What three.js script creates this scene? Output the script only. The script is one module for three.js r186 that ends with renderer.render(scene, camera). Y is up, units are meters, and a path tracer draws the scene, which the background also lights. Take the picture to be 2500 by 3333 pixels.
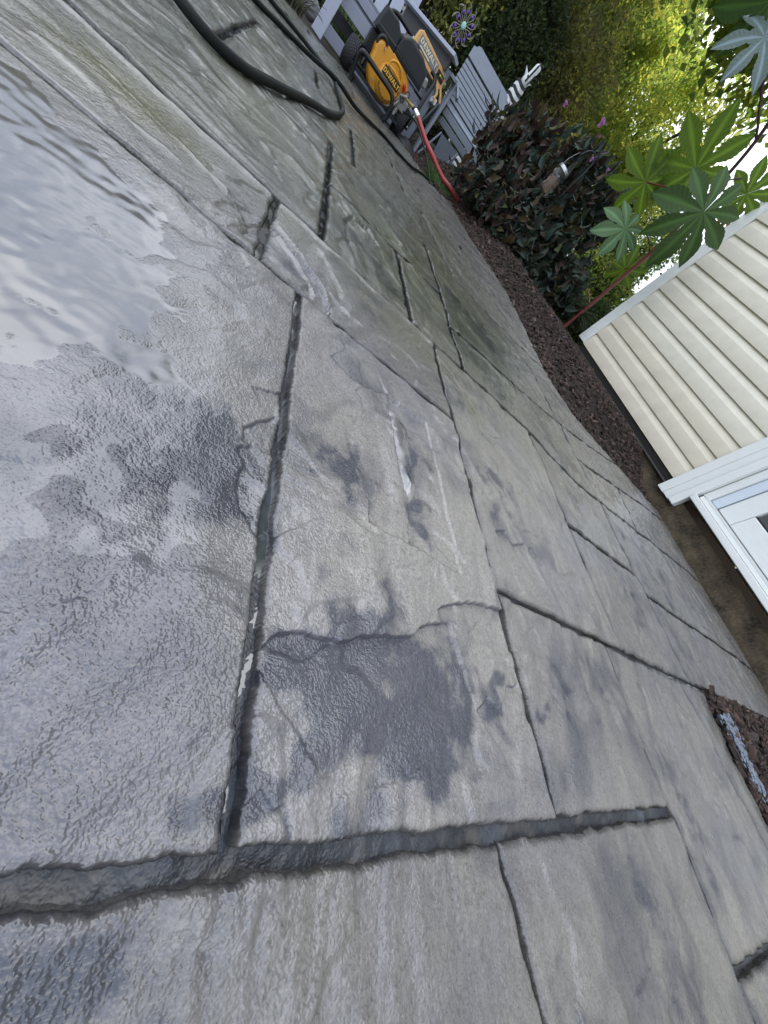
import * as THREE from 'three';
import { RoundedBoxGeometry } from 'three/addons/geometries/RoundedBoxGeometry.js';
import { mergeGeometries, mergeVertices, toCreasedNormals } from 'three/addons/utils/BufferGeometryUtils.js';
import { FontLoader } from 'three/addons/loaders/FontLoader.js';
import { TextGeometry } from 'three/addons/geometries/TextGeometry.js';

// ---------------------------------------------------------------- camera, sky, sun, exposure
const scene = new THREE.Scene();
const EYE = 0.17;                                   // phone held low over the wet patio, rolled far over
const camera = new THREE.PerspectiveCamera(109.86, 0.75, 0.02, 400);
camera.position.set(0, EYE, 0);
{
  const basis = new THREE.Matrix4().makeBasis(
    new THREE.Vector3(0.72564, 0.68083, 0.09958),
    new THREE.Vector3(-0.30525, 0.44822, -0.84019),
    new THREE.Vector3(-0.61666, 0.57928, 0.53307));
  camera.quaternion.setFromRotationMatrix(basis);
}
const renderer = new THREE.WebGLRenderer({ antialias: true });
renderer.toneMapping = THREE.LinearToneMapping;
renderer.toneMappingExposure = 2.0;
renderer.shadowMap.enabled = true;

const SUN = new THREE.Vector3(0.478, 0.669, -0.569).normalize();   // ahead and to the right, behind the big tree
const sun = new THREE.DirectionalLight(new THREE.Color(1.0, 0.93, 0.80), 5.0);
sun.position.copy(SUN).multiplyScalar(60);
sun.castShadow = true;
sun.shadow.mapSize.set(2048, 2048);
Object.assign(sun.shadow.camera, { left: -16, right: 16, top: 16, bottom: -16, near: 1, far: 140 });
scene.add(sun, sun.target);

// ---------------------------------------------------------------- numbers
function mulberry(seed) {
  let a = seed >>> 0;
  return () => { a = (a + 0x6D2B79F5) | 0; let t = Math.imul(a ^ (a >>> 15), 1 | a); t = (t + Math.imul(t ^ (t >>> 7), 61 | t)) ^ t; return ((t ^ (t >>> 14)) >>> 0) / 4294967296; };
}
const clamp = (x, a = 0, b = 1) => (x < a ? a : x > b ? b : x);
const lerp = (a, b, t) => a + (b - a) * t;
const ss = (a, b, x) => { const t = clamp((x - a) / (b - a)); return t * t * (3 - 2 * t); };
const hash = (x, y) => { let h = (Math.imul(x | 0, 374761393) + Math.imul(y | 0, 668265263)) | 0; h = Math.imul(h ^ (h >>> 13), 1274126177); return ((h ^ (h >>> 16)) >>> 0); };
const GX = new Float32Array(256), GY = new Float32Array(256);
for (let i = 0; i < 256; i++) { GX[i] = Math.cos(i / 256 * Math.PI * 2); GY[i] = Math.sin(i / 256 * Math.PI * 2); }
function noise(x, y, period = 0) {                   // gradient noise, about -1..1
  const xi = Math.floor(x), yi = Math.floor(y), fx = x - xi, fy = y - yi;
  let x0 = xi, x1 = xi + 1, y0 = yi, y1 = yi + 1;
  if (period) { x0 = ((x0 % period) + period) % period; x1 = ((x1 % period) + period) % period; y0 = ((y0 % period) + period) % period; y1 = ((y1 % period) + period) % period; }
  const u = fx * fx * fx * (fx * (fx * 6 - 15) + 10), v = fy * fy * fy * (fy * (fy * 6 - 15) + 10);
  const a = hash(x0, y0) & 255, b = hash(x1, y0) & 255, c = hash(x0, y1) & 255, d = hash(x1, y1) & 255;
  const na = GX[a] * fx + GY[a] * fy, nb = GX[b] * (fx - 1) + GY[b] * fy, nc = GX[c] * fx + GY[c] * (fy - 1), nd = GX[d] * (fx - 1) + GY[d] * (fy - 1);
  return (lerp(lerp(na, nb, u), lerp(nc, nd, u), v)) * 1.5;
}
function grains(x, y, period = 0) {                    // value noise, -1..1: sandy where gradient noise would curl
  const xi = Math.floor(x), yi = Math.floor(y), fx = x - xi, fy = y - yi, w = (q) => (period ? ((q % period) + period) % period : q);
  const v = (i, j) => hash(w(xi + i) + 7919, w(yi + j) + 104729) / 2147483648 - 1, u = fx * fx * (3 - 2 * fx), t = fy * fy * (3 - 2 * fy);
  return lerp(lerp(v(0, 0), v(1, 0), u), lerp(v(0, 1), v(1, 1), u), t);
}
function fbm(x, y, oct = 4, period = 0) {
  let s = 0, a = 0.5, f = 1;
  for (let i = 0; i < oct; i++) { s += a * noise(x * f + i * 17.3 * (period ? 0 : 1), y * f + i * 9.1 * (period ? 0 : 1), period ? period * f : 0); a *= 0.5; f *= 2; }
  return s;
}

// ---------------------------------------------------------------- sky: pale, hazy morning with thin cloud
{
  const W = 1024, H = 512, d = new Float32Array(W * H * 4);
  for (let j = 0; j < H; j++) {
    const el = ((j + 0.5) / H - 0.5) * Math.PI, y = Math.sin(el);
    for (let i = 0; i < W; i++) {
      const az = ((i + 0.5) / W - 0.5) * 2 * Math.PI, x = Math.cos(az) * Math.cos(el), z = Math.sin(az) * Math.cos(el);
      const up = Math.max(0, y), haze = Math.pow(1 - up, 1.7), cs = x * SUN.x + y * SUN.y + z * SUN.z;
      let r = lerp(0.48, 0.44, haze), g = lerp(0.60, 0.50, haze), b = lerp(0.84, 0.57, haze);
      const k = 1 / (up + 0.22), px = x * k * 1.5, pz = z * k * 1.5;
      const cl = ss(0.16, 0.5, y) * ss(-0.30, 0.30, fbm(px + 3, pz + 7, 6) + 0.35 * fbm(px * 0.5 + 11, pz * 0.5, 3)) * ss(0, 0.12, y);
      r = lerp(r, 1.72, cl * 0.85); g = lerp(g, 1.77, cl * 0.85); b = lerp(b, 1.86, cl * 0.85);
      const glow = 0.30 * Math.exp((cs - 1) * 6) + 0.14 * Math.exp((cs - 1) * 1.6);
      r += glow * 1.05; g += glow; b += glow * 0.9;
      if (y < 0) { const t = ss(0, -0.25, y); r = lerp(r, 0.10, t); g = lerp(g, 0.11, t); b = lerp(b, 0.09, t); }
      const o = (j * W + i) * 4; d[o] = r; d[o + 1] = g; d[o + 2] = b; d[o + 3] = 1;
    }
  }
  const t = new THREE.DataTexture(d, W, H, THREE.RGBAFormat, THREE.FloatType);
  t.mapping = THREE.EquirectangularReflectionMapping; t.magFilter = THREE.LinearFilter; t.needsUpdate = true;
  scene.background = t; scene.environment = t;
}

// ---------------------------------------------------------------- building helpers
const names = new Map();
function numbered(n) { const k = names.get(n) ?? 0; names.set(n, k + 1); return k ? n + '_' + String(k).padStart(3, '0') : n; }
function tag(o, label, category, group, kind) {
  o.userData.label = label; o.userData.category = category;
  if (group) o.userData.group = group;
  if (kind) o.userData.kind = kind;
  return o;
}
const shade = (o) => { o.traverse((m) => { if (m.isMesh) { m.castShadow = true; m.receiveShadow = true; } }); return o; };
function thing(name, label, category, pos = [0, 0, 0], turn = 0, group) {
  const o = new THREE.Group(); o.name = numbered(name); o.position.set(...pos); o.rotation.y = turn;
  scene.add(o); return tag(o, label, category, group);
}
function part(name, geo, mat, parent, pos, rot) {
  const m = new THREE.Mesh(geo, mat);
  const used = parent === scene ? null : parent.children.filter((c) => c.name === name || c.name.startsWith(name + '_0')).length;
  m.name = parent === scene ? numbered(name) : used ? name + '_' + String(used).padStart(3, '0') : name;
  if (pos) m.position.set(...pos);
  if (rot) m.rotation.set(...rot);
  m.castShadow = m.receiveShadow = true;
  parent.add(m); return m;
}
const structure = (name, geo, mat) => { const m = part(name, geo, mat, scene); m.userData.kind = 'structure'; return m; };
const V = (x, y, z) => new THREE.Vector3(x, y, z);
const box = (w, h, d, r = 0.004) => new RoundedBoxGeometry(w, h, d, 2, Math.min(r, w / 2.1, h / 2.1, d / 2.1));
const moved = (g, x, y, z, rx = 0, ry = 0, rz = 0) => { const m = new THREE.Matrix4().makeRotationFromEuler(new THREE.Euler(rx, ry, rz)); m.setPosition(x, y, z); return g.applyMatrix4(m); };
const plain = (g) => { const h = g.index ? g.toNonIndexed() : g; for (const k of Object.keys(h.attributes)) if (!['position', 'normal', 'uv'].includes(k)) h.deleteAttribute(k); h.clearGroups(); return h; };
const join = (list) => mergeGeometries(list.map(plain));
function tube(pts, r, seg = 0, rad = 8, closed = false) {
  const c = new THREE.CatmullRomCurve3(pts.map((p) => (p.isVector3 ? p : V(...p))), closed, 'centripetal');
  return new THREE.TubeGeometry(c, seg || Math.max(8, pts.length * 8), r, rad, closed);
}
function beam(a, b, w, t, r = 0.003, up = V(0, 1, 0)) {          // a board from a to b: w across (towards up), t thick
  a = a.isVector3 ? a : V(...a); b = b.isVector3 ? b : V(...b);
  const d = b.clone().sub(a), L = d.length(), g = box(L, w, t, r);
  const x = d.normalize(), z = x.clone().cross(up).normalize(), y = z.clone().cross(x);
  return g.applyMatrix4(new THREE.Matrix4().makeBasis(x, y, z).setPosition(a.clone().add(b).multiplyScalar(0.5)));
}
function rod(a, b, r0, r1 = r0, rad = 8) {
  a = a.isVector3 ? a : V(...a); b = b.isVector3 ? b : V(...b);
  const d = b.clone().sub(a), g = new THREE.CylinderGeometry(r1, r0, d.length(), rad, 1);
  const q = new THREE.Quaternion().setFromUnitVectors(V(0, 1, 0), d.clone().normalize());
  return g.applyMatrix4(new THREE.Matrix4().compose(a.clone().add(b).multiplyScalar(0.5), q, V(1, 1, 1)));
}
function dataTex(w, h, fn, srgb = false, channels = 1) {
  const d = new Uint8Array(w * h * 4);
  for (let j = 0; j < h; j++) for (let i = 0; i < w; i++) {
    const v = fn((i + 0.5) / w, (j + 0.5) / h), o = (j * w + i) * 4;
    if (channels === 1) d[o] = d[o + 1] = d[o + 2] = clamp(v) * 255; else { d[o] = clamp(v[0]) * 255; d[o + 1] = clamp(v[1]) * 255; d[o + 2] = clamp(v[2]) * 255; }
    d[o + 3] = 255;
  }
  const t = new THREE.DataTexture(d, w, h); t.wrapS = t.wrapT = THREE.RepeatWrapping; t.magFilter = THREE.LinearFilter;
  if (srgb) t.colorSpace = THREE.SRGBColorSpace;
  t.needsUpdate = true; return t;
}
const rep = (t, x, y = x) => { const c = t.clone(); c.repeat.set(x, y); c.needsUpdate = true; return c; };
const std = (r, g, b, rough = 0.6, o = {}) => new THREE.MeshStandardMaterial({ color: new THREE.Color().setRGB(r, g, b), roughness: rough, ...o });
const phys = (r, g, b, rough = 0.6, o = {}) => new THREE.MeshPhysicalMaterial({ color: new THREE.Color().setRGB(r, g, b), roughness: rough, ...o });
// ---------------------------------------------------------------- ground levels (x to the house, Z = -z away from the camera)
function groundY(x, Z) {
  let s = Math.max(0, (Z - 0.6) / 4.4); s = s < 0.15 ? s * s / 0.3 : s - 0.075;
  return -0.155 * s * (1 - ss(0.7, 2.0, x)) + 0.04 * ss(0.7, 2.4, x);
}
const rnd = mulberry(20240611);

// ---------------------------------------------------------------- patio: stamped slate slabs, wet from washing
const outline = [[-2.2, 3.5], [-0.9, 3.55], [-0.05, 3.62], [0.2, 3.85], [0.47, 4.6], [0.75, 4.62], [1.02, 4.46], [1.12, 3.95], [1.17, 3.55], [1.27, 3.5], [1.38, 3.55], [1.4, 3.35], [1.387, 3.05], [1.41, 2.8], [1.462, 2.6], [1.5, 2.38], [1.52, 2.18], [1.49, 1.96], [1.425, 1.67], [1.375, 1.42], [1.37, 1.27], [1.43, 1.12], [1.67, 1.05], [1.91, 1.0], [2.23, 0.98], [2.488, 0.985], [2.488, -0.128],
  [2.2, -0.093], [1.7, -0.04], [1.167, 0.022], [1.143, -0.05], [1.126, -0.12], [1.122, -0.2], [1.11, -0.6], [1.1, -1.6], [-2.2, -1.6]];
function inside(x, Z) {
  let c = false;
  for (let i = 0, j = outline.length - 1; i < outline.length; j = i++) {
    const [xi, zi] = outline[i], [xj, zj] = outline[j];
    if ((zi > Z) !== (zj > Z) && x < (xj - xi) * (Z - zi) / (zj - zi) + xi) c = !c;
  }
  return c;
}
function nearest(x, Z, poly = outline, closed = true) {
  let best = 1e9, bx = x, bz = Z, side = 0, along = 0;
  const n = poly.length;
  for (let i = closed ? 0 : 1; i < n; i++) {
    const [ax, az] = poly[(i + n - 1) % n], [cx, cz] = poly[i], dx = cx - ax, dz = cz - az;
    const raw = ((x - ax) * dx + (Z - az) * dz) / (dx * dx + dz * dz), t = clamp(raw), px = ax + dx * t, pz = az + dz * t, d = (x - px) ** 2 + (Z - pz) ** 2;
    if (d < best) { best = d; bx = px; bz = pz; side = (x - ax) * -dz + (Z - az) * dx > 0 ? 1 : -1; along = (i === 1 && raw < 0) || (i === n - 1 && raw > 1) ? 1 : 0; }
  }
  return { d: Math.sqrt(best), x: bx, z: bz, side, end: along };
}
// chipped ledges in the slate skin: points, which side lies low, depth, how far the low side reaches
const ledges = [
  { p: [[0.079, 0.04], [0.088, 0.047], [0.097, 0.052], [0.11, 0.054], [0.132, 0.0505], [0.15, 0.055], [0.167, 0.057], [0.198, 0.0605], [0.206, 0.066], [0.22, 0.071], [0.249, 0.076]], s: -1, h: 0.0042, l: 0.03 },
  { p: [[0.232, 0.084], [0.255, 0.092], [0.279, 0.097], [0.31, 0.099], [0.34, 0.096]], s: -1, h: 0.0036, l: 0.035 },
  { p: [[0.079, 0.2], [0.069, 0.188], [0.0605, 0.178], [0.06, 0.167], [0.0665, 0.166], [0.059, 0.159], [0.0635, 0.148], [0.061, 0.133], [0.066, 0.118], [0.08, 0.1]], s: 1, h: 0.0032, l: 0.03 },
  { p: [[0.062, 0.2185], [0.07, 0.222], [0.083, 0.228]], s: -1, h: 0.0026, l: 0.008 },
  { p: [[0.209, 0.322], [0.2085, 0.28], [0.21, 0.234], [0.2165, 0.185], [0.213, 0.16], [0.208, 0.135]], s: 1, h: 0.0046, l: 0.05 },
  { p: [[0.133, 0.322], [0.159, 0.304], [0.189, 0.314], [0.209, 0.322]], s: 1, h: 0.0014, l: 0.02 },
  { p: [[0.055, 0.492], [0.094, 0.474], [0.122, 0.44], [0.136, 0.413], [0.133, 0.388]], s: -1, h: 0.003, l: 0.05 },
  { p: [[0.02, 0.47], [0.03, 0.455], [0.036, 0.438], [0.03, 0.425]], s: 1, h: 0.002, l: 0.02 },
  { p: [[0.172, 0.66], [0.168, 0.72], [0.19, 0.78], [0.23, 0.80]], s: -1, h: 0.003, l: 0.05 },
  { p: [[0.148, 0.215], [0.158, 0.19], [0.165, 0.16], [0.163, 0.14]], s: 1, h: 0.0018, l: 0.03 },
  { p: [[0.26, 0.012], [0.275, 0.02], [0.292, 0.012], [0.31, 0.028], [0.33, 0.03]], s: -1, h: 0.002, l: 0.015 },
  { p: [[0.088, -0.012], [0.094, -0.02], [0.1, -0.018], [0.103, -0.028], [0.102, -0.034]], s: -1, h: 0.0022, l: 0.02 },
  { p: [[0.375, 0.2], [0.40, 0.21], [0.42, 0.195], [0.45, 0.205]], s: -1, h: 0.0016, l: 0.02 },
  { p: [[0.42, 0.27], [0.425, 0.245], [0.44, 0.235]], s: 1, h: 0.003, l: 0.012 },
];
for (const l of ledges) { l.x0 = Math.min(...l.p.map((q) => q[0])) - 0.06; l.x1 = Math.max(...l.p.map((q) => q[0])) + 0.06; l.z0 = Math.min(...l.p.map((q) => q[1])) - 0.06; l.z1 = Math.max(...l.p.map((q) => q[1])) + 0.06; }
// raised seams that shed the water and catch the sky
const beads = [
  { p: [[-0.25, 0.556], [-0.1, 0.555], [0.0, 0.5555], [0.1, 0.557], [0.2, 0.556], [0.36, 0.5575]], w: 0.0032, h: 0.0026 },
  { p: [[0.060, 0.500], [0.092, 0.480], [0.118, 0.449], [0.134, 0.416], [0.133, 0.395]], w: 0.0015, h: 0.0018 },
  { p: [[0.066, 0.480], [0.088, 0.459], [0.106, 0.432], [0.114, 0.408]], w: 0.0015, h: 0.0018 },
  { p: [[-0.1, 0.505], [-0.06, 0.492], [-0.02, 0.481], [0.01, 0.478]], w: 0.0030, h: 0.0018 },
  { p: [[-0.13, 0.46], [-0.08, 0.45], [-0.03, 0.452]], w: 0.0028, h: 0.0014 },
];
for (const l of beads) { l.x0 = Math.min(...l.p.map((q) => q[0])) - 0.02; l.x1 = Math.max(...l.p.map((q) => q[0])) + 0.02; l.z0 = Math.min(...l.p.map((q) => q[1])) - 0.02; l.z1 = Math.max(...l.p.map((q) => q[1])) + 0.02; }
// iron-grey release stains left by the stamping powder: x, Z, radius, strength
const stains = [[0.2, 0.03, 0.05, 0.4], [0.15, 0.022, 0.05, 0.35], [0.25, 0.02, 0.04, 0.35], [0.12, 0.045, 0.03, 0.4], [0.226, 0.285, 0.016, 0.7], [0.228, 0.23, 0.018, 0.8], [0.23, 0.18, 0.016, 0.75], [0.228, 0.145, 0.013, 0.6], [0.24, 0.25, 0.02, 0.5], [0.184, 0, 0.026, 0.6], [0.145, 0.012, 0.022, 0.7], [0.234, 0.011, 0.02, 0.6], [0.289, 0.026, 0.018, 0.85], [0.31, 0.035, 0.014, 0.6], [0.111, -0.005, 0.02, 0.6], [0.089, -0.012, 0.014, 0.6], [0.17, -0.012, 0.02, 0.6], [0.205, 0.018, 0.02, 0.4], [0.112, 0.047, 0.018, 0.75], [0.092, 0.05, 0.014, 0.7], [0.15, 0.032, 0.03, 0.35], [0.13, 0.17, 0.02, 0.6], [0.15, 0.2, 0.02, 0.6], [0.165, 0.1, 0.022, 0.4], [0.05, 0.15, 0.022, 0.8], [0.035, 0.11, 0.03, 0.6], [0.0, 0.12, 0.04, 0.6], [0.03, 0.17, 0.02, 0.5], [0.065, 0.12, 0.02, 0.55], [0.09, 0.44, 0.03, 0.7], [0.38, 0.44, 0.05, 0.5], [0.25, 0.66, 0.06, 0.6], [0.42, 0.29, 0.04, 0.6], [0.39, 0.22, 0.025, 0.4], [0.7, 0.95, 0.12, 0.7], [0.6, 0.62, 0.06, 0.5], [0.86, 0.64, 0.08, 0.6], [0.55, 0.98, 0.05, 0.5], [0.05, -0.055, 0.03, 0.7], [0.02, -0.05, 0.02, 0.5], [0.42, 0.03, 0.02, 0.4], [0.46, -0.17, 0.05, 0.5], [0.30, -0.16, 0.04, 0.4], [0.66, -0.13, 0.05, 0.45], [0.54, 0.0, 0.03, 0.4], [0.35, 0.005, 0.012, 0.6], [0.9, 0.18, 0.08, 0.4], [1.4, 0.3, 0.1, 0.4]];
const algae = [[0.265, 0.484, 0.03, 0.5], [0.43, 0.456, 0.03, 0.8], [-0.1, 0.49, 0.05, 0.8], [-0.05, 0.5, 0.05, 0.6], [-0.09, 0.6, 0.05, 0.8], [0.35, 0.5, 0.04, 0.3], [0.0, 0.75, 0.12, 0.5], [0.3, 0.9, 0.1, 0.4], [0.0, 1.4, 0.2, 0.4], [0.6, 1.9, 0.3, 0.35]];
// where a film of water still stands: x, Z, radius x, radius Z, depth in mm
const pools = [[-0.11, 0.265, 0.12, 0.125, 2.2], [-0.04, 0.21, 0.15, 0.19, 2.1], [-0.13, 0.38, 0.09, 0.06, 1.4], [1.42, 0.58, 0.14, 0.05, 2.2], [0.80, 0.25, 0.06, 0.03, 2.0], [0.222, 0.272, 0.012, 0.032, 3.0], [0.226, 0.21, 0.010, 0.018, 2.3], [0.075, 0.44, 0.03, 0.05, 1.2], [-0.1, 0.53, 0.1, 0.035, 1.4], [-0.05, 0.62, 0.12, 0.05, 0.9], [0.145, 0.18, 0.012, 0.03, 0.9], [0.42, 0.25, 0.012, 0.02, 1.3]];
const blob = (x, Z, list) => { let s = 0; for (const b of list) { const dx = x - b[0], dz = Z - b[1], q = (dx * dx + dz * dz) / (b[2] * b[2]); if (q < 5) s += b[3] * Math.exp(-q); } return s; };

let combing = 1;
const surf = { y: 0, r: 0, g: 0, b: 0, film: 0 };
function stone(x, Z, edge, round, deep, ang, tone, fine) {
  const base = 0.0016 * fbm(x * 2.6, Z * 2.6, 3);
  const wx = x + 0.016 * noise(x * 14, Z * 14), wz = Z + 0.016 * noise(x * 14 + 40, Z * 14);
  const ca = Math.cos(ang), sa = Math.sin(ang), a = x * ca - Z * sa, l = x * sa + Z * ca;
  let h = base + 0.0022 * fbm(wx * 9 + 3, wz * 9, 3) + 0.0021 * noise(a * 30 + 2.5 * noise(x * 8, Z * 8), l * 12);
  const t = 2.2 * fbm(wx * 6.5 + 20, wz * 8 + 5, 4) + 4, st = Math.floor(t);                 // slate terraces
  h += 0.0018 * (st + ss(0.86, 0.98, t - st) - 4);
  const worn = ss(0.1, -0.35, fbm(x * 9 + 70, Z * 9 + 12, 3)), comb = ss(-0.15, 0.3, noise(x * 6 + 7, Z * 6 + 31)) * (1 - 0.8 * worn) * combing;
  let ridge = 0, hf = 0;
  if (fine) {
    const combing0 = combing < 0.5 ? 1.5 : 0.6, wob = 1.1 * noise(a * 34, l * 16) + 0.3 * grains(a * 160, l * 70);
    ridge = 0.75 * noise(a * 165 + wob, l * 20 + wob) + 0.45 * noise(a * 85 + wob, l * 11 + 7);
    const wetUp = 1 + 1.1 * ss(0.3, 0.5, Z);
    hf = 0.00062 * comb * ridge;                                                                // combed grain
    hf += (1 - 0.6 * worn) * wetUp * (0.00007 * grains(x * 240, Z * 240) + 0.00006 * grains(x * 560, Z * 560) + 0.00003 * grains(x * 1000, Z * 1000)) + 0.00040 * combing0 * noise(a * 62 + wob * 0.6, l * 20) * (1 - 0.5 * worn);
    hf -= 0.0013 * Math.max(0, noise(x * 88 + 9, Z * 88) - 0.6) + 0.0012 * Math.max(0, noise(x * 45, Z * 45 + 8) - 0.55);   // pits
    h += hf;
  } else { ridge = 1 - 2 * Math.abs(noise(a * 40, l * 5)); hf = 0.0013 * (0.3 + comb) * ridge + 0.0008 * noise(a * 95, l * 30); h += hf; }
  let lipShade = 0, bead = 0;
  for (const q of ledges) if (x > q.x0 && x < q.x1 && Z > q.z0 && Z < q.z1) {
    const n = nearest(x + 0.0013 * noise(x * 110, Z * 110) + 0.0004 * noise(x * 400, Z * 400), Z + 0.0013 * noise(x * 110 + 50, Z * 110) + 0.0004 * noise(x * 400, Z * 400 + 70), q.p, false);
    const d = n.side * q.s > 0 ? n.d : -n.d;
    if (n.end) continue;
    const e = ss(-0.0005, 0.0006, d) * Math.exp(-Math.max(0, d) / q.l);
    h -= 1.35 * q.h * e; lipShade = Math.max(lipShade, e * (0.5 * ss(0.025, 0, d) + 1.9 * ss(0.0022, 0.0004, d)));  // thin lip shadow painted as colour, over a broader stain below the ledge
  }
  for (const q of beads) if (x > q.x0 && x < q.x1 && Z > q.z0 && Z < q.z1) {
    const n = nearest(x + 0.003 * noise(x * 40, Z * 40), Z + 0.003 * noise(x * 40 + 9, Z * 40), q.p, false); if (n.d < 3 * q.w) { const e = Math.exp(-((n.d / q.w) ** 2)); h = lerp(h, base, 0.7 * e) + q.h * e; bead = Math.max(bead, e); }
  }
  let off = -0.0085;
  for (const p of pools) { const q = ((x - p[0]) / p[2]) ** 2 + ((Z - p[1]) / p[3]) ** 2; if (q < 6) off += p[4] * 0.0031 * Math.exp(-q); }
  off = Math.min(off, 0.0007) + (off > -0.008 ? 0.0007 * noise(x * 30, Z * 30) + 0.0005 * noise(x * 95, Z * 95) : 0);
  if (off > -0.0075) h = base + (h - base - hf) * lerp(1, 0.22, ss(-0.0075, -0.0015, off)) + hf;
  const level = base + off * lerp(1, 0.55, ss(-0.004, 0, off)), mid0 = noise(x * 60 + 4, Z * 60);
  surf.film = 0;
  if (off > -0.0055) {
    if (h < level) { surf.film = 1; h = level + 0.10 * hf - 0.0001 + 0.00005 * noise(x * 70 + Z * 30, Z * 110 - x * 50); }
    else if (h < level + 0.0028 + 0.0012 * mid0) surf.film = 2;
  }
  if (bead > 0.4) surf.film = 2;
  h = Math.max(h, base - 0.0066);
  if (edge < round) { const k = 1 - Math.max(0, edge) / round; h -= deep * (1 - Math.sqrt(Math.max(0, 1 - k * k))); }
  surf.y = groundY(x, Z) + h;
  // colour: buff concrete, lilac-grey wash, blue-black release powder, painted shade under ledge lips
  const big = fbm(x * 3.1 + 2, Z * 3.1 + 9, 4), mid = fbm(wx * 11 + 8 + 0.8 * noise(wx * 20, wz * 20), wz * 11, 5), streak = fbm(a * 26 + 4 + 0.8 * noise(x * 18, Z * 18), l * 7, 4), grit = grains(x * 420, Z * 420) * 0.45 + grains(x * 900, Z * 900) * 0.55;
  const nearLeft = ss(0.14, -0.02, x) * ss(0.36, 0.12, Z);
  let dark = 0.80 * ss(-0.02, 0.62, big * 0.45 + mid * 0.75 + streak * 0.35 + 0.10 * grit + 0.11 + 0.12 * nearLeft);
  const mid2 = fbm(wx * 24 + 3 + 0.7 * noise(wx * 60, wz * 60), wz * 24 + 8, 5), blob0 = 1.15 * blob(x + 0.03 * noise(x * 26, Z * 26) + 0.012 * noise(x * 80, Z * 80), Z + 0.03 * noise(x * 26 + 30, Z * 26) + 0.012 * noise(x * 80, Z * 80 + 60), stains);
  const pw = 0.9 * ss(0.18, 0.85, blob0 + 0.55 * mid2 + 0.25 * streak + 0.13 * grit);
  dark = clamp(dark * 0.8 + pw + lipShade * 0.45 - 0.16 * comb * ridge + 0.10 * grit, 0, 0.97);
  const lilac = clamp(0.32 - 0.22 * ss(0.1, 0.3, x) + 0.9 * fbm(x * 4 + 31, Z * 4 + 13, 3) + 0.5 * nearLeft + 0.4 * fbm(x * 17, Z * 17 + 5, 3)), wet = ss(0.30, 0.75, Z) * ss(1.5, 0.5, x);
  let r = lerp(0.232, 0.166, lilac), g = lerp(0.216, 0.160, lilac), b = lerp(0.194, 0.176, lilac);
  r = lerp(r, 0.060, dark); g = lerp(g, 0.062, dark); b = lerp(b, 0.076, dark);
  const al = clamp(blob(x, Z, algae) * (0.6 + 1.2 * mid));
  r = lerp(r, 0.15, al * 0.7); g = lerp(g, 0.14, al * 0.7); b = lerp(b, 0.05, al * 0.7);
  r *= lerp(1, 0.58, wet); g *= lerp(1, 0.62, wet); b *= lerp(1, 0.53, wet);
  let k = tone * (1 + 0.24 * grit * (fine ? 1 : 0.8)) * lerp(1, 0.7, clamp(off / 0.003 + 1)) * (surf.film === 1 ? 0.85 : 1);
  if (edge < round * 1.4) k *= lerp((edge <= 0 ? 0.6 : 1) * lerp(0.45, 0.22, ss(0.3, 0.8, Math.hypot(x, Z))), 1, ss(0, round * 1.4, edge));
  surf.r = r * k; surf.g = g * k; surf.b = b * k;
  return surf;
}
function damp(x, Z) {                                  // 0 nearly dry .. 1 streaming
  let w = 0.46 + 0.5 * ss(0.22, 0.5, Z) * ss(1.6, 0.4, x) + 0.35 * fbm(x * 3 + 5, Z * 3, 4) + 0.26 * ss(0.35, 0.8, x);
  for (const p of pools) { const q = ((x - p[0]) / (p[2] * 1.6)) ** 2 + ((Z - p[1]) / (p[3] * 1.5)) ** 2; if (q < 6) w += 0.4 * Math.exp(-q / 2); }
  return clamp(w);
}
const grainBump = dataTex(2048, 2048, (u, v) => 0.5 + 0.08 * fbm(u * 96, v * 96, 3, 96) + 0.05 * (0.5 - Math.abs(noise(u * 150 + 0.6 * noise(u * 40, v * 24, 40), v * 22, 1e6))) + 0.20 * grains(u * 400, v * 400, 400) + 0.20 * grains(u * 1000, v * 1000, 1000));
const grainTone = dataTex(1024, 1024, (u, v) => { const a = 0.9 + 0.18 * grains(u * 500, v * 500, 500) + 0.13 * fbm(u * 60, v * 60, 4, 60), s = noise(u * 150 + 7, v * 150, 150); return [a - (s > 0.55 ? 0.14 : 0), a * 0.995 - (s > 0.55 ? 0.14 : 0), a * 0.985 - (s > 0.55 ? 0.13 : 0)]; }, false, 3);
const PX = 4.8, PZ = 6.7;
const dampRough = dataTex(2048, 2048, (u, v) => { const x = u * PX - 2.2, Z = v * PZ - 1.6, w = damp(x, Z); return lerp(0.52, 0.075, w) + 0.05 * noise(x * 90, Z * 90) + 0.05 * noise(x * 30, Z * 30); });
dampRough.wrapS = dampRough.wrapT = THREE.ClampToEdgeWrapping; dampRough.channel = 1;
const slabMat = phys(1, 1, 1, 1, { vertexColors: true, map: rep(grainTone, 2.2), bumpMap: rep(grainBump, 1.7), bumpScale: 0.0007, roughnessMap: dampRough, ior: 1.62 });
const filmMat = phys(1, 1, 1, 0.10, { vertexColors: true, ior: 2.0 });
const halfMat = phys(0.95, 0.95, 0.95, 0.22, { vertexColors: true, ior: 1.85, bumpMap: rep(grainBump, 1.7), bumpScale: 0.0004 });
const farMat = phys(1, 1, 1, 1, { vertexColors: true, map: rep(grainTone, 2.2), bumpMap: rep(grainBump, 0.8), bumpScale: 0.0022, roughnessMap: dampRough, ior: 1.5 });
const jointMat = phys(1, 1, 1, 0.30, { vertexColors: true, ior: 1.5, bumpMap: rep(grainBump, 1.6), bumpScale: 0.0004 });

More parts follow.
